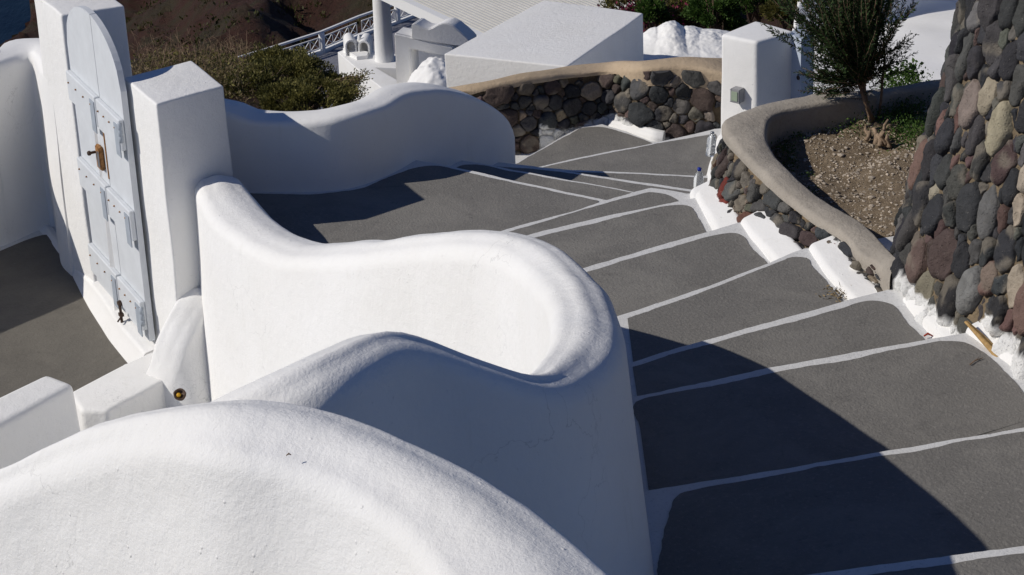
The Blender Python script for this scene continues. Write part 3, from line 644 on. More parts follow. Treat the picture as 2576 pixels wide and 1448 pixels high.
# ---- white pillar with wall light
zt=-.78
pb=rprism('lamp_pillar',pl([(1813,86),(1900,51),(2000,80),(1904,106)],zt)[::-1],-1.9,zt,.030,PLS,rough=.004,taper=.01)
tag(pb,'white pillar with a rounded top and a small square light on its face, right of the dark stone wall','pillar')
def facept(x,y,off=0):
    a=Z(1813,86,zt);b=Z(1904,106,zt); d=(b-a).normalized(); n=Vector((d.y,-d.x,0)); n=n if n.y<0 else -n
    r=ray(x,y); return CP+r*((a+n*off-CP).dot(n)/r.dot(n)),d,n
pc,d_,n_=facept(1862,236,0)
lamp=empty('wall_light',tuple(pc),'small square silver wall light fixed to the white pillar','wall light')
bm=bmesh.new(); box(bm,pc+n_*.035,.082,.07,.105,(d_,n_,Vector((0,0,1)))); bmesh.ops.bevel(bm,geom=bm.edges[:],offset=.006,segments=2,affect='EDGES')
frombm('housing',bm,flat('light_housing',(.33,.33,.34),.5,.3),lamp,True,30)
bm=bmesh.new(); box(bm,pc+n_*.072,.050,.006,.070,(d_,n_,Vector((0,0,1)))); frombm('lens',bm,LENS,lamp,False)
for i in (-1,1):
    for j in (-1,1): bm=bmesh.new(); lathe(bm,pc+n_*.069+d_*.034*i+Vector((0,0,.045*j)),[(.005,0),(.004,.005)],8,n_); frombm('screw',bm,STEEL,lamp,True)
cb=rprism('meter_cabinet',pl([(1984,84),(2016,101),(2050,74),(2018,60)],-.80)[::-1],-1.9,-.80,.008,flat('cabinet_paint',(.42,.47,.55),.6),sub=0)
tag(cb,'narrow pale blue grey metal cabinet with a round lock, right of the lamp pillar','cabinet')
bm=bmesh.new(); a=Z(1984,84,-.8); b=Z(2016,101,-.8); dd_=(b-a).normalized(); nn=Vector((dd_.y,-dd_.x,0)); nn=nn if nn.y<0 else -nn
r=ray(2009,196); p=CP+r*((a-CP).dot(nn)/r.dot(nn)); lathe(bm,p,[(.017,0),(.017,.008),(.009,.009),(.008,.004)],16,nn); frombm('round_lock',bm,IRON,cb,True)

# ---- soil bed
poly=[(c[1].x,c[1].y) for c in cop[1:]]+[(3.9,14.0),(3.9,11.7)]+[(x+.1,y) for x,y in tb[:6]]
def inside(x,y):
    r=False; n=len(poly); j=n-1
    for i in range(n):
        xi,yi=poly[i]; xj,yj=poly[j]
        if (yi>y)!=(yj>y) and x<(xj-xi)*(y-yi)/(yj-yi)+xi: r=not r
        j=i
    return r
def soil_h(x,y): return -.47+.10*max(0,x-1.9)+n3((x,y,0),3,.05)+n3((x,y,2),14,.012)
gs=.03; vs=[];ix={};fs=[]
for i in range(int(3.4/gs)):
    for j in range(int(5.2/gs)):
        x=1.0+i*gs; y=9.4+j*gs
        if inside(x,y) or inside(x-.12,y-.05) or inside(x+.12,y+.05): ix[i,j]=len(vs); vs.append((x,y,soil_h(x,y)+random.uniform(-.006,.006)))
for (i,j),a in ix.items():
    if all(k in ix for k in((i+1,j),(i+1,j+1),(i,j+1))): fs.append((a,ix[i+1,j],ix[i+1,j+1],ix[i,j+1]))
so_=mesh('soil',vs,fs,SOILM); so_['kind']='structure'
vs=[];fs=[]
ico=bmesh.new(); bmesh.ops.create_icosphere(ico,subdivisions=1,radius=1); iv=[v.co.copy() for v in ico.verts]; ifc=[[v.index for v in f.verts] for f in ico.faces]; ico.free()
cnt=0
while cnt<4200:
    x=random.uniform(1.2,3.0);y=random.uniform(9.7,13.4)
    if not inside(x,y): continue
    r=random.choice((.003,.004,.004,.005,.007,.009))*random.uniform(.7,1.3)*(2.2 if random.random()<.02 else 1); z=soil_h(x,y)
    sx,sy,sz=random.uniform(.8,1.4),random.uniform(.8,1.4),random.uniform(.5,.8); b=len(vs)
    for v in iv: vs.append((x+v.x*r*sx,y+v.y*r*sy,z+v.z*r*sz+r*.2))
    fs+= [[b+k for k in f] for f in ifc]; cnt+=1
tag(mesh('pebbles',vs,fs,PEB,None,False),'pale pebbles and gravel scattered over the dry soil of the raised bed','gravel',kind='stuff')

# ================================================================ foliage helpers
def leaves(name,P,Dn,Ln,Wd,mat,parent=None,colr=None):
    """P (n,3) bases, Dn (n,3) directions, Ln/Wd sizes -> bent quads"""
    n=len(P); Dn=Dn/np.linalg.norm(Dn,axis=1)[:,None]; R_=rng.normal(size=(n,3)); S=np.cross(Dn,R_); S/=np.linalg.norm(S,axis=1)[:,None]+1e-9
    Ln=np.broadcast_to(np.array(Ln,float).reshape(-1,1),(n,1)); Wd=np.broadcast_to(np.array(Wd,float).reshape(-1,1),(n,1))
    a=P; b=P+Dn*Ln*.5+S*Wd*.5; c=P+Dn*Ln; d=P+Dn*Ln*.5-S*Wd*.5
    vs=np.stack([a,b,c,d],1).reshape(-1,3); fs=np.arange(n*4).reshape(n,4)
    me=bpy.data.meshes.new(name); me.from_pydata(vs.tolist(),[],fs.tolist()); me.update()
    cv=np.repeat(np.clip(colr if colr is not None else rng.random(n),0,1),4); ca=me.color_attributes.new('Col','FLOAT_COLOR','POINT')
    ca.data.foreach_set('color',np.stack([cv,cv,cv,np.ones_like(cv)],1).ravel().astype(np.float32))
    return link(name,me,mat,parent,False)
def shrub(name,lab,cat,ell,n,size,mat,group=None,clumps=60,flat_=1.,droop=0,barkm=True):
    """ell: list of (centre, rx, ry, rz)"""
    base=Vector(ell[0][0])-Vector((0,0,ell[0][3])); o=empty(name,tuple(base),lab,cat,group)
    P=[];D=[];Cc=[]
    tot=sum(e[1]*e[2]+e[1]*e[3] for e in ell)
    for c,rx,ry,rz_ in ell:
        c=np.array(c); k=max(6,int(clumps*(rx*ry+rx*rz_)/tot)); nn=int(n*(rx*ry+rx*rz_)/tot)
        ang=rng.normal(size=(k,3)); ang/=np.linalg.norm(ang,axis=1)[:,None]; ang[:,2]=np.abs(ang[:,2])*1.0-.15
        cc=c+ang*np.array([rx,ry,rz_])*rng.uniform(.55,1.02,(k,1)); cr=rng.uniform(.12,.30,k)*(rx+rz_)/2; cb_=rng.uniform(-.25,.3,k)
        w=rng.integers(0,k,nn); off=rng.normal(size=(nn,3)); off/=np.linalg.norm(off,axis=1)[:,None]; off*=rng.random((nn,1))**.4
        p=cc[w]+off*cr[w][:,None]*np.array([1.1,1.1,.9]); d=off+ang[w]*.7+np.array([0,0,.5-droop])+rng.normal(size=(nn,3))*.4
        P.append(p);D.append(d);Cc.append(.45+cb_[w]+rng.normal(size=nn)*.2)
    P=np.vstack(P);D=np.vstack(D);Cc=np.concatenate(Cc)
    leaves('foliage',P,D,rng.uniform(.7,1.3,len(P))*size,rng.uniform(.35,.6,len(P))*size,mat,o,Cc)
    bm=bmesh.new()
    for c,rx,ry,rz_ in ell:
        c=Vector(c)
        for i in range(14):
            a=random.uniform(0,6.28); t=random.uniform(.3,.95); e=c+Vector((rx*t*math.cos(a),ry*t*math.sin(a),rz_*random.uniform(-.1,.8)))
            b=c-Vector((0,0,rz_)); m_=b.lerp(e,.5)+Vector((0,0,rz_*.2)); tube(bm,[b,m_,e],[size*.35,size*.22,size*.1],5)
    frombm('branches',bm,BARK,o)
    return o
# ================================================================ planting in the raised bed
rb=Z(2196,322,soil_h(2.1,12.2)); rb.z=soil_h(rb.x,rb.y)
ros=empty('rosemary_bush',tuple(rb),'dark upright rosemary bush on a bare twisted trunk, growing in the soil bed','bush')
def bedpt(x,y,dy=0): p=Y(x,y,rb.y+dy); return p
tr=[rb+Vector((0,0,-.05)),bedpt(2192,300),bedpt(2180,262),bedpt(2173,237),bedpt(2170,205),bedpt(2168,175)]
bm=bmesh.new(); tube(bm,tr,[.022,.019,.017,.016,.018,.014],8); tube(bm,[tr[1]+Vector((.01,-.01,0)),bedpt(2176,258,-.03),bedpt(2166,225,-.03),bedpt(2150,190,-.03)],[.012,.011,.010,.008],6)
hub=tr[-2]
P=[];D=[];Cc=[];Lw=[]
def sprig(a,dr,L,curl,dens=210,nl=.030):
    d=Vector(dr).normalized(); p=Vector(a); k=max(4,int(L/.03)); pts_=[p.copy()]
    for i in range(k):
        d=(d+Vector((random.gauss(0,.05),random.gauss(0,.05),random.gauss(0,.05)+curl))).normalized(); p=p+d*(L/k); pts_.append(p.copy())
        for _ in range(int(dens*L/k)):
            t=random.random(); q=pts_[-2].lerp(pts_[-1],t); s=d.cross(Vector((random.gauss(0,1),random.gauss(0,1),random.gauss(0,1)))).normalized()
            if i<k*.12 and random.random()<.5: continue
            P.append(q);D.append(s*.8+d*.75);Cc.append(random.gauss(.35,.25)+.25*(i/k));Lw.append(nl*random.uniform(.7,1.2)*(1.0 if i<k-2 else .7))
    tube(bm,pts_,[.003]+[.002]*(len(pts_)-2)+[.001],3)
for i in range(350):
    ang=random.gauss(-.22,.50); ya=random.gauss(0,.5)
    if ang>.85 or ang<-1.3: continue
    st=hub+Vector((random.uniform(-.05,.05),random.uniform(-.08,.08),random.uniform(-.02,.22)))
    sprig(st,(math.sin(ang)-.12,ya,math.cos(ang)*1.0),random.uniform(.30,.78),.03,250)
for i in range(44):   # low left-hand branches that sag and then turn up
    st=hub+Vector((random.uniform(-.10,0),random.uniform(-.1,.1),random.uniform(-.04,.08)))
    a=random.uniform(-.65,.45); sprig(st,(-1,random.uniform(-.5,.5),a),random.uniform(.20,.36),.05,300)
for i in range(16):
    st=hub+Vector((random.uniform(0,.05),random.uniform(-.1,.1),random.uniform(-.02,.1))); sprig(st,(1,random.uniform(-.5,.5),random.uniform(.1,.9)),random.uniform(.18,.34),.05,260)
for i in range(10): sprig(hub+Vector((0,0,random.uniform(-.12,-.02))),(random.uniform(-1,1),random.uniform(-1,.3),.2),random.uniform(.05,.10),.0,200,.018)
frombm('trunk',bm,BARK,ros)
leaves('foliage',np.array([tuple(p) for p in P]),np.array([tuple(p) for p in D]),np.array(Lw),np.array(Lw)*.26,LROS,ros,np.array(Cc))
# pale blooms
# dead stump
sp=Vector((rb.x+.0,rb.y-.03,rb.z)); stp=empty('dead_stump',tuple(sp),'pale gnarled dead stump with bare twigs at the foot of the rosemary','stump')
bm=bmesh.new()
for x0,y0,x1,y1,r in ((2208,362,2196,322,.022),(2228,366,2222,330,.020),(2185,345,2178,318,.016),(2215,350,2235,300,.010),(2210,330,2262,317,.008),(2215,368,2205,338,.018),(2236,370,2232,336,.013),(2178,352,2190,330,.013),(2232,333,2280,318,.004)):
    a=Z(x0,y0,rb.z-.02); b=Y(x1,y1,a.y+random.uniform(-.02,.05)); m_=a.lerp(b,.5)+Vector((random.uniform(-.02,.02),0,random.uniform(-.01,.02))); tube(bm,[a,a.lerp(b,.25)+Vector((.006,0,0)),m_,b],[r*1.25,r,r*.8,r*.55],7)
for v in bm.verts: v.co+=Vector((n3(v.co,25,.006),n3(v.co,25,.006,4),n3(v.co,25,.006,8)))
frombm('twisted_wood',bm,flat('dead_wood',(.26,.19,.13),.9,0,40,.4,.006),stp)
# bare stalk
sb_=Z(2222,300,rb.z); sb_=Vector((rb.x+.12,rb.y+.05,rb.z)); b0=Y(2218,255,rb.y+.05)
stk=empty('dry_stalk',tuple(b0),'thin bare brown stalk standing right of the rosemary','stalk')
bm=bmesh.new(); yy=rb.y+.05
tube(bm,[Y(2205,330,yy),Y(2216,255,yy),Y(2221,190,yy),Y(2226,140,yy),Y(2222,60,yy),Y(2218,20,yy)],[.009,.008,.0075,.006,.003,.002],6)
for a,b in (((2220,205),(2195,170)),((2222,185),(2240,150)),((2226,140),(2246,125)),((2224,150),(2205,110)),((2219,215),(2200,185))): tube(bm,[Y(*a,yy),Y((a[0]+b[0])/2,(a[1]+b[1])/2-3,yy),Y(*b,yy)],[.004,.003,.002],5)
frombm('stem',bm,BARK,stk)
# leafy plants by the tower and low weeds
def broad(px,py,n,r,ls,lab,yv):
    c=Y(px,py,yv); o=empty('leafy_plant',(c.x,c.y,c.z-r),lab,'plant')
    P=c[:]+np.array(rng.normal(size=(n,3)))*np.array([r*.5,r*.5,r*.45]); D=rng.normal(size=(n,3))+np.array([0,-.2,.3])
    leaves('foliage',P,D,rng.uniform(.7,1.3,n)*ls,rng.uniform(.5,.8,n)*ls,LGRN,o)
    bm=bmesh.new()
    for i in range(5): e=Vector(P[i*3%n]); b=c-Vector((random.uniform(-.02,.02),0,r*2.2)); tube(bm,[b,b.lerp(e,.6)+Vector((.01,0,0)),e],[.004,.003,.002],5)
    frombm('stems',bm,flat('green_stem',(.10,.13,.04),.8),o)
broad(2245,190,90,.055,.032,'small leafy green plant with lobed leaves right of the rosemary, left of its taller neighbour',13.1)
broad(2290,182,110,.07,.034,'taller leafy green plant with lobed leaves close against the round stone wall',13.0)
wp=[]
for px,py,r,n in ((2255,232,.10,900),(2290,230,.09,900),(2275,262,.12,1400),(2295,300,.10,1200),(2300,345,.10,1200),(2240,240,.10,700),(2215,262,.07,350),(2090,258,.05,350),(2075,290,.08,420),(2060,300,.05,200),(2035,300,.05,160),(2130,300,.09,300),(2175,285,.08,300),(2225,285,.10,500),(2270,330,.10,700),(2150,310,.07,200),(2255,300,.1,500),(1985,385,.05,240),(1975,360,.05,200),(2005,330,.05,160),(2030,425,.03,40),(2072,540,.02,30),(2045,470,.03,40),(2240,265,.12,600)):
    c=Z(px,py,-.42)
    for i in range(int(n*.8)):
        x=c.x+random.gauss(0,r*.7); y=c.y+random.gauss(0,r*1.2); wp.append((x,y,max(soil_h(x,y),-.6)+random.random()**1.6*r*.75))
wp=np.array(wp); D=rng.normal(size=(len(wp),3))*.9+np.array([0,0,.6])
tag(leaves('weeds',wp,D,rng.uniform(.008,.022,len(wp)),rng.uniform(.005,.011,len(wp)),LGRN),'low green weeds growing over the soil bed','weeds',kind='stuff')

# ================================================================ small things on the steps
def bottle(base,ax,h,r,lab,lean,capmat):
    ax=Vector(ax).normalized(); o=empty('plastic_bottle',tuple(base),lab,'bottle')
    bm=bmesh.new(); lathe(bm,base,[(r*.8,0),(r,h*.04),(r,h*.28),(r*.9,h*.33),(r,h*.38),(r,h*.66),(r*.75,h*.80),(r*.38,h*.90),(r*.36,h*.93)],18,ax); frombm('bottle_body',bm,GLASS,o)
    bm=bmesh.new(); lathe(bm,base+ax*h*.925,[(r*.42,0),(r*.42,h*.075)],14,ax); frombm('cap',bm,capmat,o)
    return o
b1=Z(1768,470,-1.40); bottle(Vector((1.255,13.62,-1.40)),(.05,-.10,1),.22,.033,'clear plastic bottle with a blue cap leaning on the planter wall beside the steps','',CAPB)
bottle(Vector((1.385,14.1,-1.30)),(.10,.1,1),.17,.032,'clear plastic bottle without colour half hidden behind the planter wall corner','',STEEL)
a=Z(2428,842,-.13); b=Z(2525,915,-.17)
a.z+=.05
cane=empty('dry_palm_stalk',tuple(a),'split tan piece of dry cane lying against the white plinth on the steps','cane')
bm=bmesh.new(); d=(b-a).normalized(); s=d.cross(Vector((0,0,1))).normalized(); u=s.cross(d); L_=(b-a).length
k=10; rings=[]
for i in range(k+1):
    t=i/k; w_=.010+.020*t; h_=.008+.010*math.sin(t*2.6); p=a+d*L_*t+Vector((0,0,.014))
    rings.append([bm.verts.new(p+s*w_*x_+u*h_*y_) for x_,y_ in ((-1,0),(-.6,.7),(-.15,.25),(.25,.9),(.9,.5),(1,-.1),(.2,-.5),(-.6,-.4))])
for r1,r2 in zip(rings,rings[1:]):
    for j in range(8): bm.faces.new((r1[j],r1[(j+1)%8],r2[(j+1)%8],r2[j]))
bm.faces.new(rings[0][::-1]); bm.faces.new(rings[-1]); frombm('split_stem',bm,STRAW,cane)
bm=bmesh.new()
for i in range(16): e=b+Vector((random.uniform(-.03,.03),random.uniform(-.05,0),random.uniform(-.01,.02))); tube(bm,[b+s*random.uniform(-.025,.025)+Vector((0,0,.01)),e],[.003,.001],4)
frombm('frayed_end',bm,BARK,cane)
tw=Z(2455,905,-.136); bm=bmesh.new(); tube(bm,[Z(2440,918,-.13),Z(2452,908,-.128),Z(2472,901,-.13)],[.003,.003,.002],5); tube(bm,[Z(2452,908,-.128),Z(2464,898,-.128)],[.002,.001],4); tag(frombm('twig',bm,BARK),'short forked brown twig lying on the grey step below the cane','twig')
def litter(cx,cy,z,n,rx,ry,lab):
    c=Z(cx,cy,z); P=np.array([[c.x+random.gauss(0,rx),c.y+random.gauss(0,ry),z+.006+random.random()*.02] for _ in range(n)]); D=rng.normal(size=(n,3))*np.array([1,1,.25])
    o=leaves('dry_leaves',P,D,rng.uniform(.015,.04,n),rng.uniform(.004,.012,n),LDRY); tag(o,lab,'leaf litter',kind='stuff')
litter(2118,745,-.42,130,.045,.045,'brown dry leaf litter caught at the end of a grey step by the plinth')
bm=bmesh.new(); q=Z(2335,848,-.27); tube(bm,[q+Vector((-.02,0,.005)),q+Vector((0,.01,.012)),q+Vector((.02,0,.004))],[.004,.006,.003],6); tag(frombm('red_leaf',bm,flat('red_leaf',(.32,.04,.02),.6)),'tiny red curled leaf at the right end of a grey step','leaf')
bm=bmesh.new(); q=Z(727,1150,1.615); tube(bm,[q+Vector((-.007,0,.004)),q+Vector((0,.003,.008)),q+Vector((.006,.002,.004))],[.0012,.0025,.001],6); tag(frombm('dead_leaf',bm,BARK),'tiny curled brown leaf lying on the nearest white parapet','leaf')
bm=bmesh.new(); q=Z(1706,488,-.83)
# amber fitting in the hollow beside the kerb
r=ray(452,993); hp=CP+r*(11.25/r.y); 
fit=empty('recessed_light',tuple(hp),'dark round recessed fitting with an amber centre, low in the white hollow','light')
ax=(Vector((0,-.75,.66))).normalized()
bm=bmesh.new(); lathe(bm,hp-ax*.02,[(.034,0),(.036,.02),(.028,.026),(.022,.012)],20,ax); 
for v in bm.verts: v.co+=Vector((n3(v.co,30,.006),n3(v.co,30,.006,3),0))
frombm('dark_rim',bm,IRON,fit)
bm=bmesh.new(); lathe(bm,hp-ax*.005+Vector((-.006,0,-.004)),[(.014,0),(.013,.010),(.006,.014)],16,ax); frombm('amber_lens',bm,AMB,fit)
# ================================================================ terrain and sea
def ang(row): return math.tan(PITCH-math.atan((H/2-row)/F))   # slope of the sight line at a survey row
def prof(y):
    ys=[-8,14,16.5,18,20,22,25,27,30,45,60,88,98,112,135,170,230,330]
    zs=[-3,-3,-2.6,-2.2,-2.75,-3.3,-4.2,-6,-9.5,-18,-25,-31.6,-33.5,-34.9,-40.4,-50.5,-68.,-97.]
    return float(np.interp(y,ys,zs))
def ppx(x,y,z):
    v=Vector((x,y,z))-CP; d=v.dot(fwd); return W/2+F*v.dot(RR)/d, H/2-F*v.dot(UU)/d
vs=[];fs=[];cols=[]
ysT=np.concatenate([np.linspace(-8,30,70),30*np.exp(np.linspace(0,math.log(11),210))[1:]]); pxT=np.linspace(-1400,4400,330)
for y in ysT:
    for px in pxT:
        x=(px-W/2)/F*max(y,14)*1.1
        z=prof(y)
        if y>28:
            q=Vector((x*.06,y*.035,0)); am=min(1,(y-28)/60)
            q=Vector((x*.055+y*.022,y*.020-x*.030,0)); rr=noise.ridged_multi_fractal(q,1.0,2.1,7,1.0,2.0)
            a2=max(0,min(1,(y-92)/15))
            z+=am*(rr-1.2)*(.8+2.6*a2)+am*n3((x,y,0),.35,.7)+am*n3((x,y,3),1.3,.3)
            if a2: z-=a2*2.2*math.exp(-((x+21+.12*(y-120))/5.0)**2)
            tp,row=ppx(x,y,z)
            ex=float(np.interp(row,[-400,0,60,85,110,135],[230,76,62,36,0,-60]))+n3((y,x*.5,0),.25,12)
            t=(ex-tp)/40
            if t>0 and y>60: z-=min(1,t)*110*min(1,(y-60)/25)
            if y>100: z+=min(1,max(0,(tp-300)/200))*min(1,(y-100)/60)*5.0
            # the slope to the right climbs behind the flower bushes
            if px>1450: z+=min(1,(px-1450)/250)*max(0,(min(y,95)-48))*.09
        else:
            z+=n3((x,y,0),1.3,.08)+n3((x,y,0),5,.03)
            if px>800 and y>15: z-=3.2*min(1,(px-800)/110)
        vs.append((x,y,z))
nx=len(pxT)
for i in range(len(ysT)-1):
    for j in range(nx-1): a=i*nx+j; fs.append((a,a+1,a+nx+1,a+nx))
TER,nt,b=newmat('hillside_rock'); v=coord(nt)
g=noise_(nt,v,.22,6,.65); f=noise_(nt,v,1.3,8,.75); h=noise_(nt,v,.09,3,.5)
c=ramp(nt,g,[(.30,(.038,.014,.010)),(.48,(.068,.030,.020)),(.62,(.055,.042,.022)),(.8,(.10,.065,.042))])
c=mix(nt,ramp(nt,f,[(.50,0.),(.68,.75)]),c,(.040,.040,.016))
c=mix(nt,ramp(nt,f,[(.25,.7),(.42,0.)]),c,(.010,.007,.006))
c=mix(nt,ramp(nt,noise_(nt,v,4,4,.7),[(.62,0.),(.75,.35)]),c,(.16,.12,.085))
nt.links.new(c,b.inputs['Base Color']); n_=bump(nt,b,f,.8,1.); 
ter=mesh('hillside',vs,fs,TER); ter['kind']='structure'
SEA,nt,b=newmat('sea_water'); v=coord(nt,(1,.35,1)); b.inputs['Base Color'].default_value=(.004,.014,.030,1); b.inputs['Roughness'].default_value=.4; b.inputs['Specular IOR Level'].default_value=.12
wv_=noise_(nt,v,.16,6,.6); bump(nt,b,wv_,1.2,.6)
nt.links.new(ramp(nt,noise_(nt,v,.05,5,.7),[(.35,(.003,.010,.024)),(.7,(.010,.026,.046))]),b.inputs['Base Color'])
sea=mesh('sea',[(-6000,-200,-150),(6000,-200,-150),(6000,9000,-150),(-6000,9000,-150)],[(0,1,2,3)],SEA,None,False); sea['kind']='structure'

# scrub tufts on the slope: one mass of ground cover
P=[];D=[];S_=[]
dg=bpy.context.evaluated_depsgraph_get(); bpy.context.view_layer.update()
for i in range(1100):
    y=random.uniform(96,175); px=random.uniform(130,1250); x=(px-W/2)/F*y
    hit,loc,nr,_=ter.ray_cast((x,y,50),(0,0,-1))
    if not hit: continue
    if noise.noise(Vector((x*.25,y*.2,3)))<-.1: continue
    r=random.uniform(.15,.5)
    for k in range(12): P.append((x+random.gauss(0,r*.6),y+random.gauss(0,r*.6),loc.z+random.random()*r*.7)); D.append((random.gauss(0,.5),random.gauss(0,.5),.8)); S_.append(r*random.uniform(.35,.7))
S_=np.array(S_)
tag(leaves('hillside_scrub',np.array(P),np.array(D),S_,S_*.5,LSHR,None,rng.random(len(P))*.12),'dark low scrub dotted over the shaded brown slope','scrub',kind='stuff')

# dry grass and thorny scrub right behind the low white wall
P=[];D=[];S_=[]
def grow(cx,cy,rx,n,size,spread=1.,hmax=.12):
    for i in range(n):
        px=cx+random.gauss(0,rx); y=cy+random.gauss(0,.55*spread); x=(px-W/2)/F*y; z=prof(y)
        P.append((x,y,z+random.random()**1.5*hmax)); D.append((random.gauss(0,.8),random.gauss(0,.8),random.uniform(.2,1.2))); S_.append(size*random.uniform(.5,1.3))
for cx,cy,n in ((350,19.2,1500),(420,20.2,1500),(470,19.4,1800),(520,20.4,1300),(380,21.2,900),(560,21.5,900),(450,18.2,1800),(330,18.4,1000),(560,18.6,1500),(600,21,600)):
    grow(cx,cy,38,n,.045,1.2,.30)
S_=np.array(S_); tag(leaves('dry_scrub',np.array(P),np.array(D),S_,S_*.16,LDRY,None,np.clip(rng.normal(size=len(P))*.3+.2,0,1)),'dry brown grass and thorny stems between the white pillars and the round shrub','dry grass',kind='stuff')
P=[];D=[];S_=[]
for cx,cy,n in ((400,20.2,900),(500,20.3,900),(545,19.6,1200),(450,19,900),(360,19.4,700),(590,19,1200)): grow(cx,cy,35,n,.035,1.,.30)
S_=np.array(S_); tag(leaves('green_scrub',np.array(P),np.array(D),S_,S_*.45,LSHR,None,None),'olive green low scrub mixed into the dry grass behind the pillars','scrub',kind='stuff')
P=[];D=[];S_=[]
bm=bmesh.new()
for i in range(80):
    px=random.uniform(330,600); y=random.uniform(18.5,21.5); x=(px-W/2)/F*y; z=prof(y); p=Vector((x,y,z)); h_=random.uniform(.25,.5)
    q=p+Vector((random.gauss(0,.08),random.gauss(0,.08),h_)); tube(bm,[p,p.lerp(q,.5)+Vector((random.gauss(0,.03),0,0)),q],[.004,.003,.0015],4)
    for k in range(3): e=p.lerp(q,random.uniform(.5,.95)); tube(bm,[e,e+Vector((random.gauss(0,.08),0,random.uniform(.03,.1)))],[.002,.001],3)
tag(frombm('dry_stalks',bm,flat('straw_stem',(.22,.15,.10),.9)),'thin bare dry stalks standing up from the scrub against the dark slope','stalks',kind='stuff')
P=[];D=[];S_=[]
grow(18,18.5,14,240,.07,.6,.30); S_=np.array(S_); tag(leaves('wild_grass',np.array(P),np.array(D),S_,S_*.12,LDRY,None,None),'small tuft of dry yellow grass above the courtyard wall at the left edge','grass',kind='stuff')

# big round shrub
def at(x,y,Yv): return tuple(Y(x,y,Yv))
shrub('round_shrub','dense olive green round shrub behind the dip of the low white wall','shrub',
 [(at(720,215,19.0),.46,.55,.26),(at(640,228,18.6),.34,.42,.18),(at(820,232,18.8),.30,.45,.16),(at(700,180,20.0),.34,.5,.22),(at(610,205,19.6),.22,.3,.09),(at(760,255,17.6),.45,.4,.12),(at(870,255,17.8),.14,.3,.06)],62000,.026,LSHR,clumps=300)
bm=bmesh.new(); P=[];D=[]
for i in range(40):
    a=Y(random.uniform(820,880),random.uniform(205,262),18.6); px=random.uniform(880,940); b=Y(px,random.uniform(172,262),18.5+random.uniform(-.3,.3)); m_=a.lerp(b,.5)+Vector((0,0,random.uniform(0,.04)))
    tube(bm,[a,m_,b],[.004,.003,.0015],4)
    for k in range(42): t=random.uniform(.1,1); q=a.lerp(m_,t*2) if t<.5 else m_.lerp(b,t*2-1); P.append(tuple(q+Vector((random.gauss(0,.012),random.gauss(0,.012),random.gauss(0,.012))))); D.append((random.gauss(0,1),random.gauss(0,1),random.gauss(.3,1)))
sh=bpy.data.objects['round_shrub']; frombm('side_twigs',bm,BARK,sh); leaves('side_leaves',np.array(P),np.array(D),rng.uniform(.014,.03,len(P)),rng.uniform(.008,.014,len(P)),LSHR,sh)

# flowering bushes at the upper right
yb=58
def bush(lab,px,py,rx,rz_,n,mat,name='garden_bush',y=yb,grp='bushes growing behind the white mound',flowers=0):
    c=at(px,py,y); k=y/F; o=shrub(name,lab,'bush',[((c[0],c[1],c[2]),rx*k,rx*k*.9,rz_*k),((c[0]+rx*k*.4,c[1]+.3,c[2]-rz_*k*.5),rx*k*.8,rx*k*.8,rz_*k*.7)],n,.085*y/58,mat,grp,clumps=70)
    if flowers:
        P=np.array(c)+rng.normal(size=(flowers,3))*np.array([rx*k*.5,rx*k*.3,rz_*k*.5])-np.array([0,rx*k*.7,0]); leaves('flowers',P,rng.normal(size=(flowers,3)),.09,.07,LMAG,o)
bush('dull reddish brown bush with magenta flowers at the corner of the white roof',1600,20,90,55,6500,LSHR,'flowering_bush',flowers=420)
bush('small bright green bush between the two reddish flowering bushes',1640,35,38,48,4500,LGRN,y=56)
bush('dark reddish bush with magenta flowers directly behind the white mound',1722,45,62,60,6500,LSHR,'flowering_bush',y=59,flowers=260)
bush('largest bright green bush, upright, left of the lamp pillar top',1795,30,66,85,11000,LGRN,y=55)
bush('green bush above the top of the lamp pillar',1890,0,62,60,8000,LGRN,y=57)
bush('brownish olive bush above the meter cabinet, left of the rosemary',1975,30,58,50,7000,LSHR,y=54)
bush('olive bush above the lamp pillar, between the green bush and the rosemary',2050,-20,60,50,5000,LSHR,y=60)

# ================================================================ white mounds and roofs in the middle distance
def mound(name,lab,fn,x0,x1,y0,y1,nxx,nyy,mat,cat):
    vs=[];fs=[]
    for i in range(nxx+1):
        for j in range(nyy+1):
            x=x0+(x1-x0)*i/nxx; y=y0+(y1-y0)*j/nyy; vs.append((x,y,fn(x,y)))
    for i in range(nxx):
        for j in range(nyy): a=i*(nyy+1)+j; fs.append((a,a+nyy+1,a+nyy+2,a+1))
    bm=bmesh.new(); me=bpy.data.meshes.new('t'); me.from_pydata(vs,[],fs); bm.from_mesh(me); bpy.data.meshes.remove(me)
    be=[e for e in bm.edges if e.is_boundary]; r=bmesh.ops.extrude_edge_only(bm,edges=be)
    for v in r['geom']:
        if isinstance(v,bmesh.types.BMVert): v.co.z-=4
    o=frombm(name,bm,mat); return tag(o,lab,cat)
m0=Z(1690,112,-8.5)
def bumpf(x,y,cx,cy,rx,ry,h): return h*math.exp(-((x-cx)/rx)**2-((y-cy)/ry)**2)
A_=Y(1688,66,37.4); B_=Y(1735,82,37.3); C_=Y(1648,77,37.5)
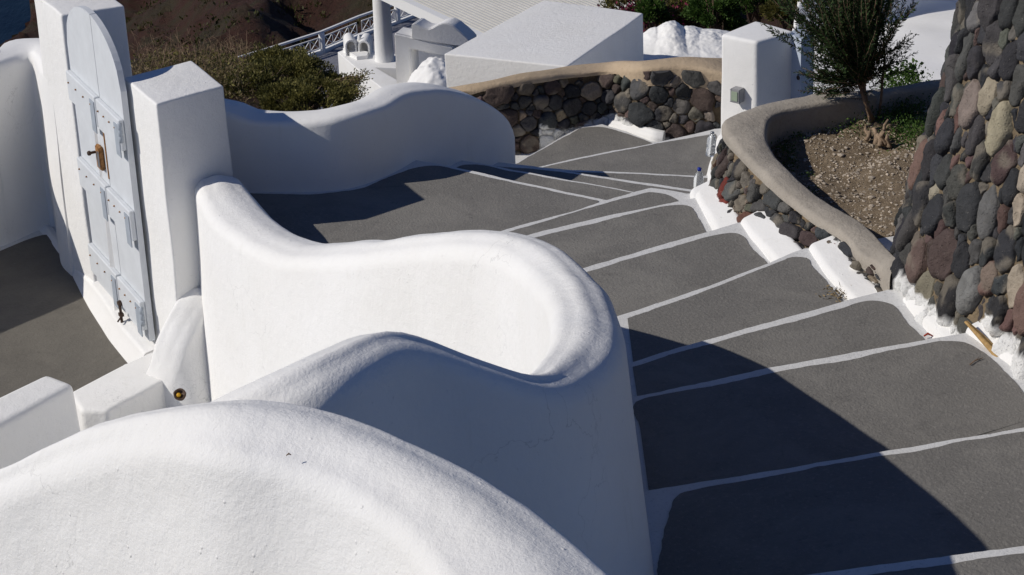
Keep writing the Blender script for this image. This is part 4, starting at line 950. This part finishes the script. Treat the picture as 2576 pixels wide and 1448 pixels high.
def f1(x,y):
    z=-8.5+n3((x,y,0),.8,.06)
    pk=max(bumpf(x,y,A_.x,A_.y,.30,.9,A_.z+8.5+.02),bumpf(x,y,B_.x,B_.y,.34,.8,B_.z+8.5),bumpf(x,y,C_.x,C_.y,.22,.7,C_.z+8.5),bumpf(x,y,B_.x+.35,B_.y-.2,.45,.7,.16))
    rg=noise.ridged_multi_fractal(Vector((x*2.6,y*2.6,0)),1,2,5,1,2)-1
    if y>37.75: z-=(y-37.75)*2.2
    return z+pk*(1+.06*rg)+.012*rg+.016*(noise.ridged_multi_fractal(Vector((x*7,y*7,3)),1,2,4,1,2)-1)*min(1,pk*5+.12)
mound('white_mound','lumpy whitewashed rock mound and terrace behind the dark stone wall','',-9,9,0,1,1,1,PLF,'') if False else None
mound('whitewashed_rocks','lumpy whitewashed rock mound on a white terrace, right of the big flat roof',f1,Z(1560,120,-8.5).x,Z(1900,120,-8.5).x,35.5,39.2,150,150,PLS,'mound')
def f2(x,y):
    z=-4.0+n3((x,y,0),.5,.12)+n3((x,y,7),1.8,.03)
    px=1288+x/y*F*.96
    xl=.1245*y+max(0,y-23.5)*.30
    if x<xl: return z-min(4,(xl-x)*7)
    yb_=24.4+.35*math.sin((x-3.5)*1.3)+(.9 if x>4.4 else 0)*min(1,max(0,x-4.4))
    if y>yb_: z+=min(1,(y-yb_)/.9)**1.4*1.9
    e=(3.25-x)
    if e>0: z-=e*2
    return z
mound('white_vault','smooth whitewashed vaulted roof behind the rosemary, with a brighter curved upper part',f2,2.3,9,20.5,28,190,130,PLS,'roof')

def farprism(name,px,z,zb,r,mat,lab,cat,parent=None,grp=None):
    o=rprism(name,pl(px,z),zb,z,r,mat,parent,sub=.5,rough=.006,auto=35)
    return tag(o,lab,cat,grp) if lab else o
farprism('flat_roof_house',[(1117,136),(1427,168),(1619,33),(1368,0)],-7.4,-16,.03,PLF,'white plastered block house with a large flat roof seen from above','house')
# arched-top wall with opening, left of the block
yA=52.
def q3(zx,zy,dy=0,y=yA): return Y(644+.25*zx,.25*zy,y+dy)      # survey crop coordinates
aw=empty('wave_gable_wall',tuple(Y(1000,210,yA)),'white wall with a square opening and a wave-shaped parapet on top, left of the block house','wall')
def extr(name,zpts,y0,dvec,mat,parent,bev=.03):
    bm=bmesh.new(); a=[bm.verts.new(Y(644+.25*x,.25*y,y0)) for x,y in zpts]; b=[bm.verts.new(v.co+Vector(dvec)) for v in a]
    bm.faces.new(a); bm.faces.new(b[::-1])
    for i in range(len(a)): bm.faces.new((a[i],a[(i+1)%len(a)],b[(i+1)%len(a)],b[i]))
    bmesh.ops.recalc_face_normals(bm,faces=bm.faces)
    if bev: bmesh.ops.bevel(bm,geom=[e for e in bm.edges if len(e.link_faces)==2 and e.calc_face_angle(0)>.6],offset=bev,segments=3,affect='EDGES')
    bmesh.ops.triangulate(bm,faces=[f for f in bm.faces if len(f.verts)>4])
    return frombm(name,bm,mat,parent,True,35)
back=(.2,.5,0.0)
extr('gable_face',[(1385,335),(1470,352),(1560,372),(1720,420),(1990,475),(1990,620),(1880,575),(1550,500),(1565,800),(1575,1100),(1420,1100),(1410,840)],yA,back,PLF,aw,.04)
wv2=[(1565,395),(1563,262),(1572,240),(1600,236),(1640,262),(1690,288),(1740,297),(1785,280),(1830,252),(1880,236),(1930,238),(1985,268),(2050,320),(2115,378),(2150,420),(2100,470),(1985,462)]
extr('wave_parapet',wv2,yA-.004,(.2,.42,0.0),PLF,aw,.02)
extr('back_wall',[(1540,480),(2000,560),(2000,1100),(1540,1100)],yA+2.6,(0,.3,0),PLF,aw,0)
R_m=Y(644+.25*1800,.25*700,50.6)
def f3(x,y):
    c=Y(644+.25*1790,.25*618,51.2); rg=noise.ridged_multi_fractal(Vector((x*2.2,y*2.2,4)),1,2,5,1,2)-1
    return c.z-2.3+max(0,2.3-1.1*((x-c.x)/.9)**2-.9*((y-c.y)/1.3)**2)*(1+.03*rg)+.03*rg+.035*(noise.ridged_multi_fractal(Vector((x*6,y*6,3)),1,2,4,1,2)-1)
c=Y(644+.25*1790,.25*618,51.2)
mound('whitewashed_rocks','small lumpy whitewashed rock heap inside the square opening',f3,c.x-1.5,c.x+1.3,c.y-1.3,c.y+1.5,60,60,PLS,'mound')

# terrace with railing
TZ=-27.
FL=concrete('terrace_paving',(.20,.205,.24),(.26,.265,.30),.02)
bm=bmesh.new(); addprism(bm,pl([(380,300),(900,290),(1250,120),(1130,0),(1012,18),(820,136),(640,196)],TZ),TZ-3,TZ)
tf=frombm('terrace',bm,FL,None,False); tf['kind']='structure'
kb=[(560,212),(640,196),(812,140),(926,90),(1012,50)]
kr=Z(560,222,TZ)
fp0=Z(519,222,TZ); fp1=Z(812,131,TZ); fp2=Z(1001,58,TZ)
dirF=(fp1-fp0); 
fence=empty('railing',tuple(fp0),'white railing with crossed lattice panels and round posts along the sea edge of the terrace','railing')
WHT=flat('white_metal_paint',(.78,.78,.77),.6)
pl_=[Z(370,275,TZ),Z(510,225,TZ),Z(660,180,TZ),fp1,Z(905,92,TZ),fp2,Z(1090,24,TZ)]
hh=.88
for p in pl_[2:]:
    bm=bmesh.new(); lathe(bm,p,[(.13,0),(.13,hh-.05),(.11,hh)],16); 
    if p is not pl_[4]: frombm('post',bm,PLF,fence,True,40)
    else: bm.free()
bm=bmesh.new()
for a,b in zip(pl_,pl_[1:]): bar(bm,a+Vector((0,0,hh+.02)),b+Vector((0,0,hh+.02)),.11,.09)
frombm('handrail',bm,WHT,fence,False)
bm=bmesh.new()
for a,b in zip(pl_,pl_[1:]): bar(bm,a+Vector((.0,.0,-.02)),b+Vector((0,0,-.02)),.22,.24)
frombm('kerb',bm,PLF,fence,False)
for a,b in ((pl_[0],pl_[1]),(pl_[1],pl_[2]),(pl_[2],pl_[3]),(pl_[3],pl_[4]),(pl_[4],pl_[5]),(pl_[5],pl_[6])):
    L_=(b-a).length; d=(b-a)/L_; a2=a+d*.16; b2=b-d*.16; n=max(2,int(round((L_-.3)/.50))); bm=bmesh.new(); z0_,z1_=.18,.66
    bar(bm,a2+Vector((0,0,z0_)),b2+Vector((0,0,z0_)),.045); bar(bm,a2+Vector((0,0,z1_)),b2+Vector((0,0,z1_)),.045)
    for i in range(n+1): p=a2.lerp(b2,i/n); bar(bm,p+Vector((0,0,z0_)),p+Vector((0,0,z1_)),.035)
    for i in range(n):
        p=a2.lerp(b2,i/n); q=a2.lerp(b2,(i+1)/n); o_=Vector((0,.004,0))
        bar(bm,p+Vector((0,0,z0_)),q+Vector((0,0,z1_)),.026); bar(bm,p+Vector((0,0,z1_))+o_,q+Vector((0,0,z0_))+o_,.026)
    frombm('lattice_panel',bm,WHT,fence,False)
# L-shaped wall carrying the column and the model chapel
LZ=-20.5
lw=farprism('terrace_wall',[(849,132),(884,118),(1005,138),(1012,172),(942,169),(1010,208),(998,232),(965,226),(905,178)],LZ,-27.5,.03,PLF,'white low wall with an angled top, carrying the column and the small model chapel','wall')
col=empty('column',tuple(Z(970,150,LZ)),'tall round white column standing on the low white wall','column')
cb0=Z(968,151,LZ); bm=bmesh.new(); lathe(bm,cb0,[(.345,-.02),(.325,.10),(.315,.6),(.285,2.2),(.27,3.6)],32); frombm('shaft',bm,PLF,col,True,40)
# model chapel
chz=Z(905,140,LZ); k=chz.y/F; ch=empty('model_chapel',tuple(chz),'miniature white chapel with barrel vaults and a dome, on the low wall beside the column','ornament')
def cpx(zx,zy,dy=0): return Y(644+.25*zx,.25*zy,chz.y+dy)
bm=bmesh.new(); addprism(bm,pl([(863,129),(880,124),(926,138),(924,147),(898,150)],LZ+.03),LZ-.02,LZ+.13); frombm('base',bm,PLF,ch,False)
def vault(zx,zy,wr,hr,depth,ax):
    bm=bmesh.new(); c=cpx(zx,zy); ax=Vector(ax).normalized(); s=ax.cross(Vector((0,0,1))).normalized(); n=10
    def ring(r,h,o): return [c+ax*o+s*(r*math.cos(math.pi*i/n))+Vector((0,0,h+r*1.1*math.sin(math.pi*i/n))) for i in range(n+1)]
    for o0,o1 in ((0,depth),):
        out0=[c+s*wr]+ring(wr,hr,0)+[c-s*wr]; in0=[c+s*wr*.72]+ring(wr*.72,hr,0)+[c-s*wr*.72]
        O0=[bm.verts.new(p) for p in out0];O1=[bm.verts.new(p+ax*depth) for p in out0];I0=[bm.verts.new(p) for p in in0];I1=[bm.verts.new(p+ax*depth*.6) for p in in0]
        for i in range(len(O0)-1):
            bm.faces.new((O0[i],O0[i+1],O1[i+1],O1[i])); bm.faces.new((I0[i+1],I0[i],I1[i],I1[i+1])); bm.faces.new((O0[i+1],O0[i],I0[i],I0[i+1]))
        bm.faces.new(O1); bm.faces.new(I1[::-1])
    frombm('vault',bm,PLF,ch,True,40)
vault(962,560,.19,.34,.8,(-.15,1,0)); vault(1090,575,.20,.36,.8,(.1,1,0))
bm=bmesh.new(); c=cpx(985,445,.5); bmesh.ops.create_uvsphere(bm,u_segments=20,v_segments=10,radius=.24); 
for v in bm.verts: v.co=Vector(c)+Vector((v.co.x,v.co.y,v.co.z*.95-.05))
frombm('dome',bm,PLF,ch)
bm=bmesh.new(); c=cpx(1042,440,.3); lathe(bm,c,[(.075,-.25),(.07,.16),(.05,.26),(.02,.31)],12); frombm('belfry',bm,PLF,ch,True,40)
# pergola roof of white slats
pz=-17.2; prg=empty('pergola',tuple(Z(1200,40,pz)),'white pergola roof of close parallel slats with a thick edge beam, behind the wave-topped wall','pergola')
A0_=Z(1036,10,pz);B0_=Z(1200,82,pz);C0_=Z(1530,-10,pz)
e=(Z(1232,72,pz)-Z(1082,3,pz)); e.z=0; e.normalize()                # slat direction
g_=Vector((-e.y,e.x,0)); 
bm=bmesh.new(); n=30
st0=Z(1150,57,pz)
sp_=.145
for i in range(-1,62):
    p=st0+g_*(sp_*i); a=p-e*4.2; b=p+e*2.2
    bar(bm,a+Vector((0,0,0)),b,sp_*.70,.05)
frombm('slats',bm,flat('slat_paint',(.66,.645,.60),.7,0,3,.06),prg,False)
bm=bmesh.new(); a=st0-g_*.22; bar(bm,a-e*4.2+Vector((0,0,-.06)),a+e*2.0+Vector((0,0,-.06)),.26,.34); frombm('edge_beam',bm,WHT,prg,False)
bm=bmesh.new(); c0=st0+e*2.1; 
for i in range(0,5): p=st0-e*(3.6-1.3*i)+Vector((0,0,-.16)); bar(bm,p,p+g_*8.5,.14,.14)
frombm('rafters',bm,WHT,prg,False)

bm=bmesh.new(); addprism(bm,[(.8,19.5),(6.5,19.5),(8.5,35.4),(.3,35.4)],-12,-8.62); lt=frombm('bounce_terrace',bm,PLF,None,False); lt['kind']='structure'  # unseen white slab, added to bounce sun onto the house's shaded side
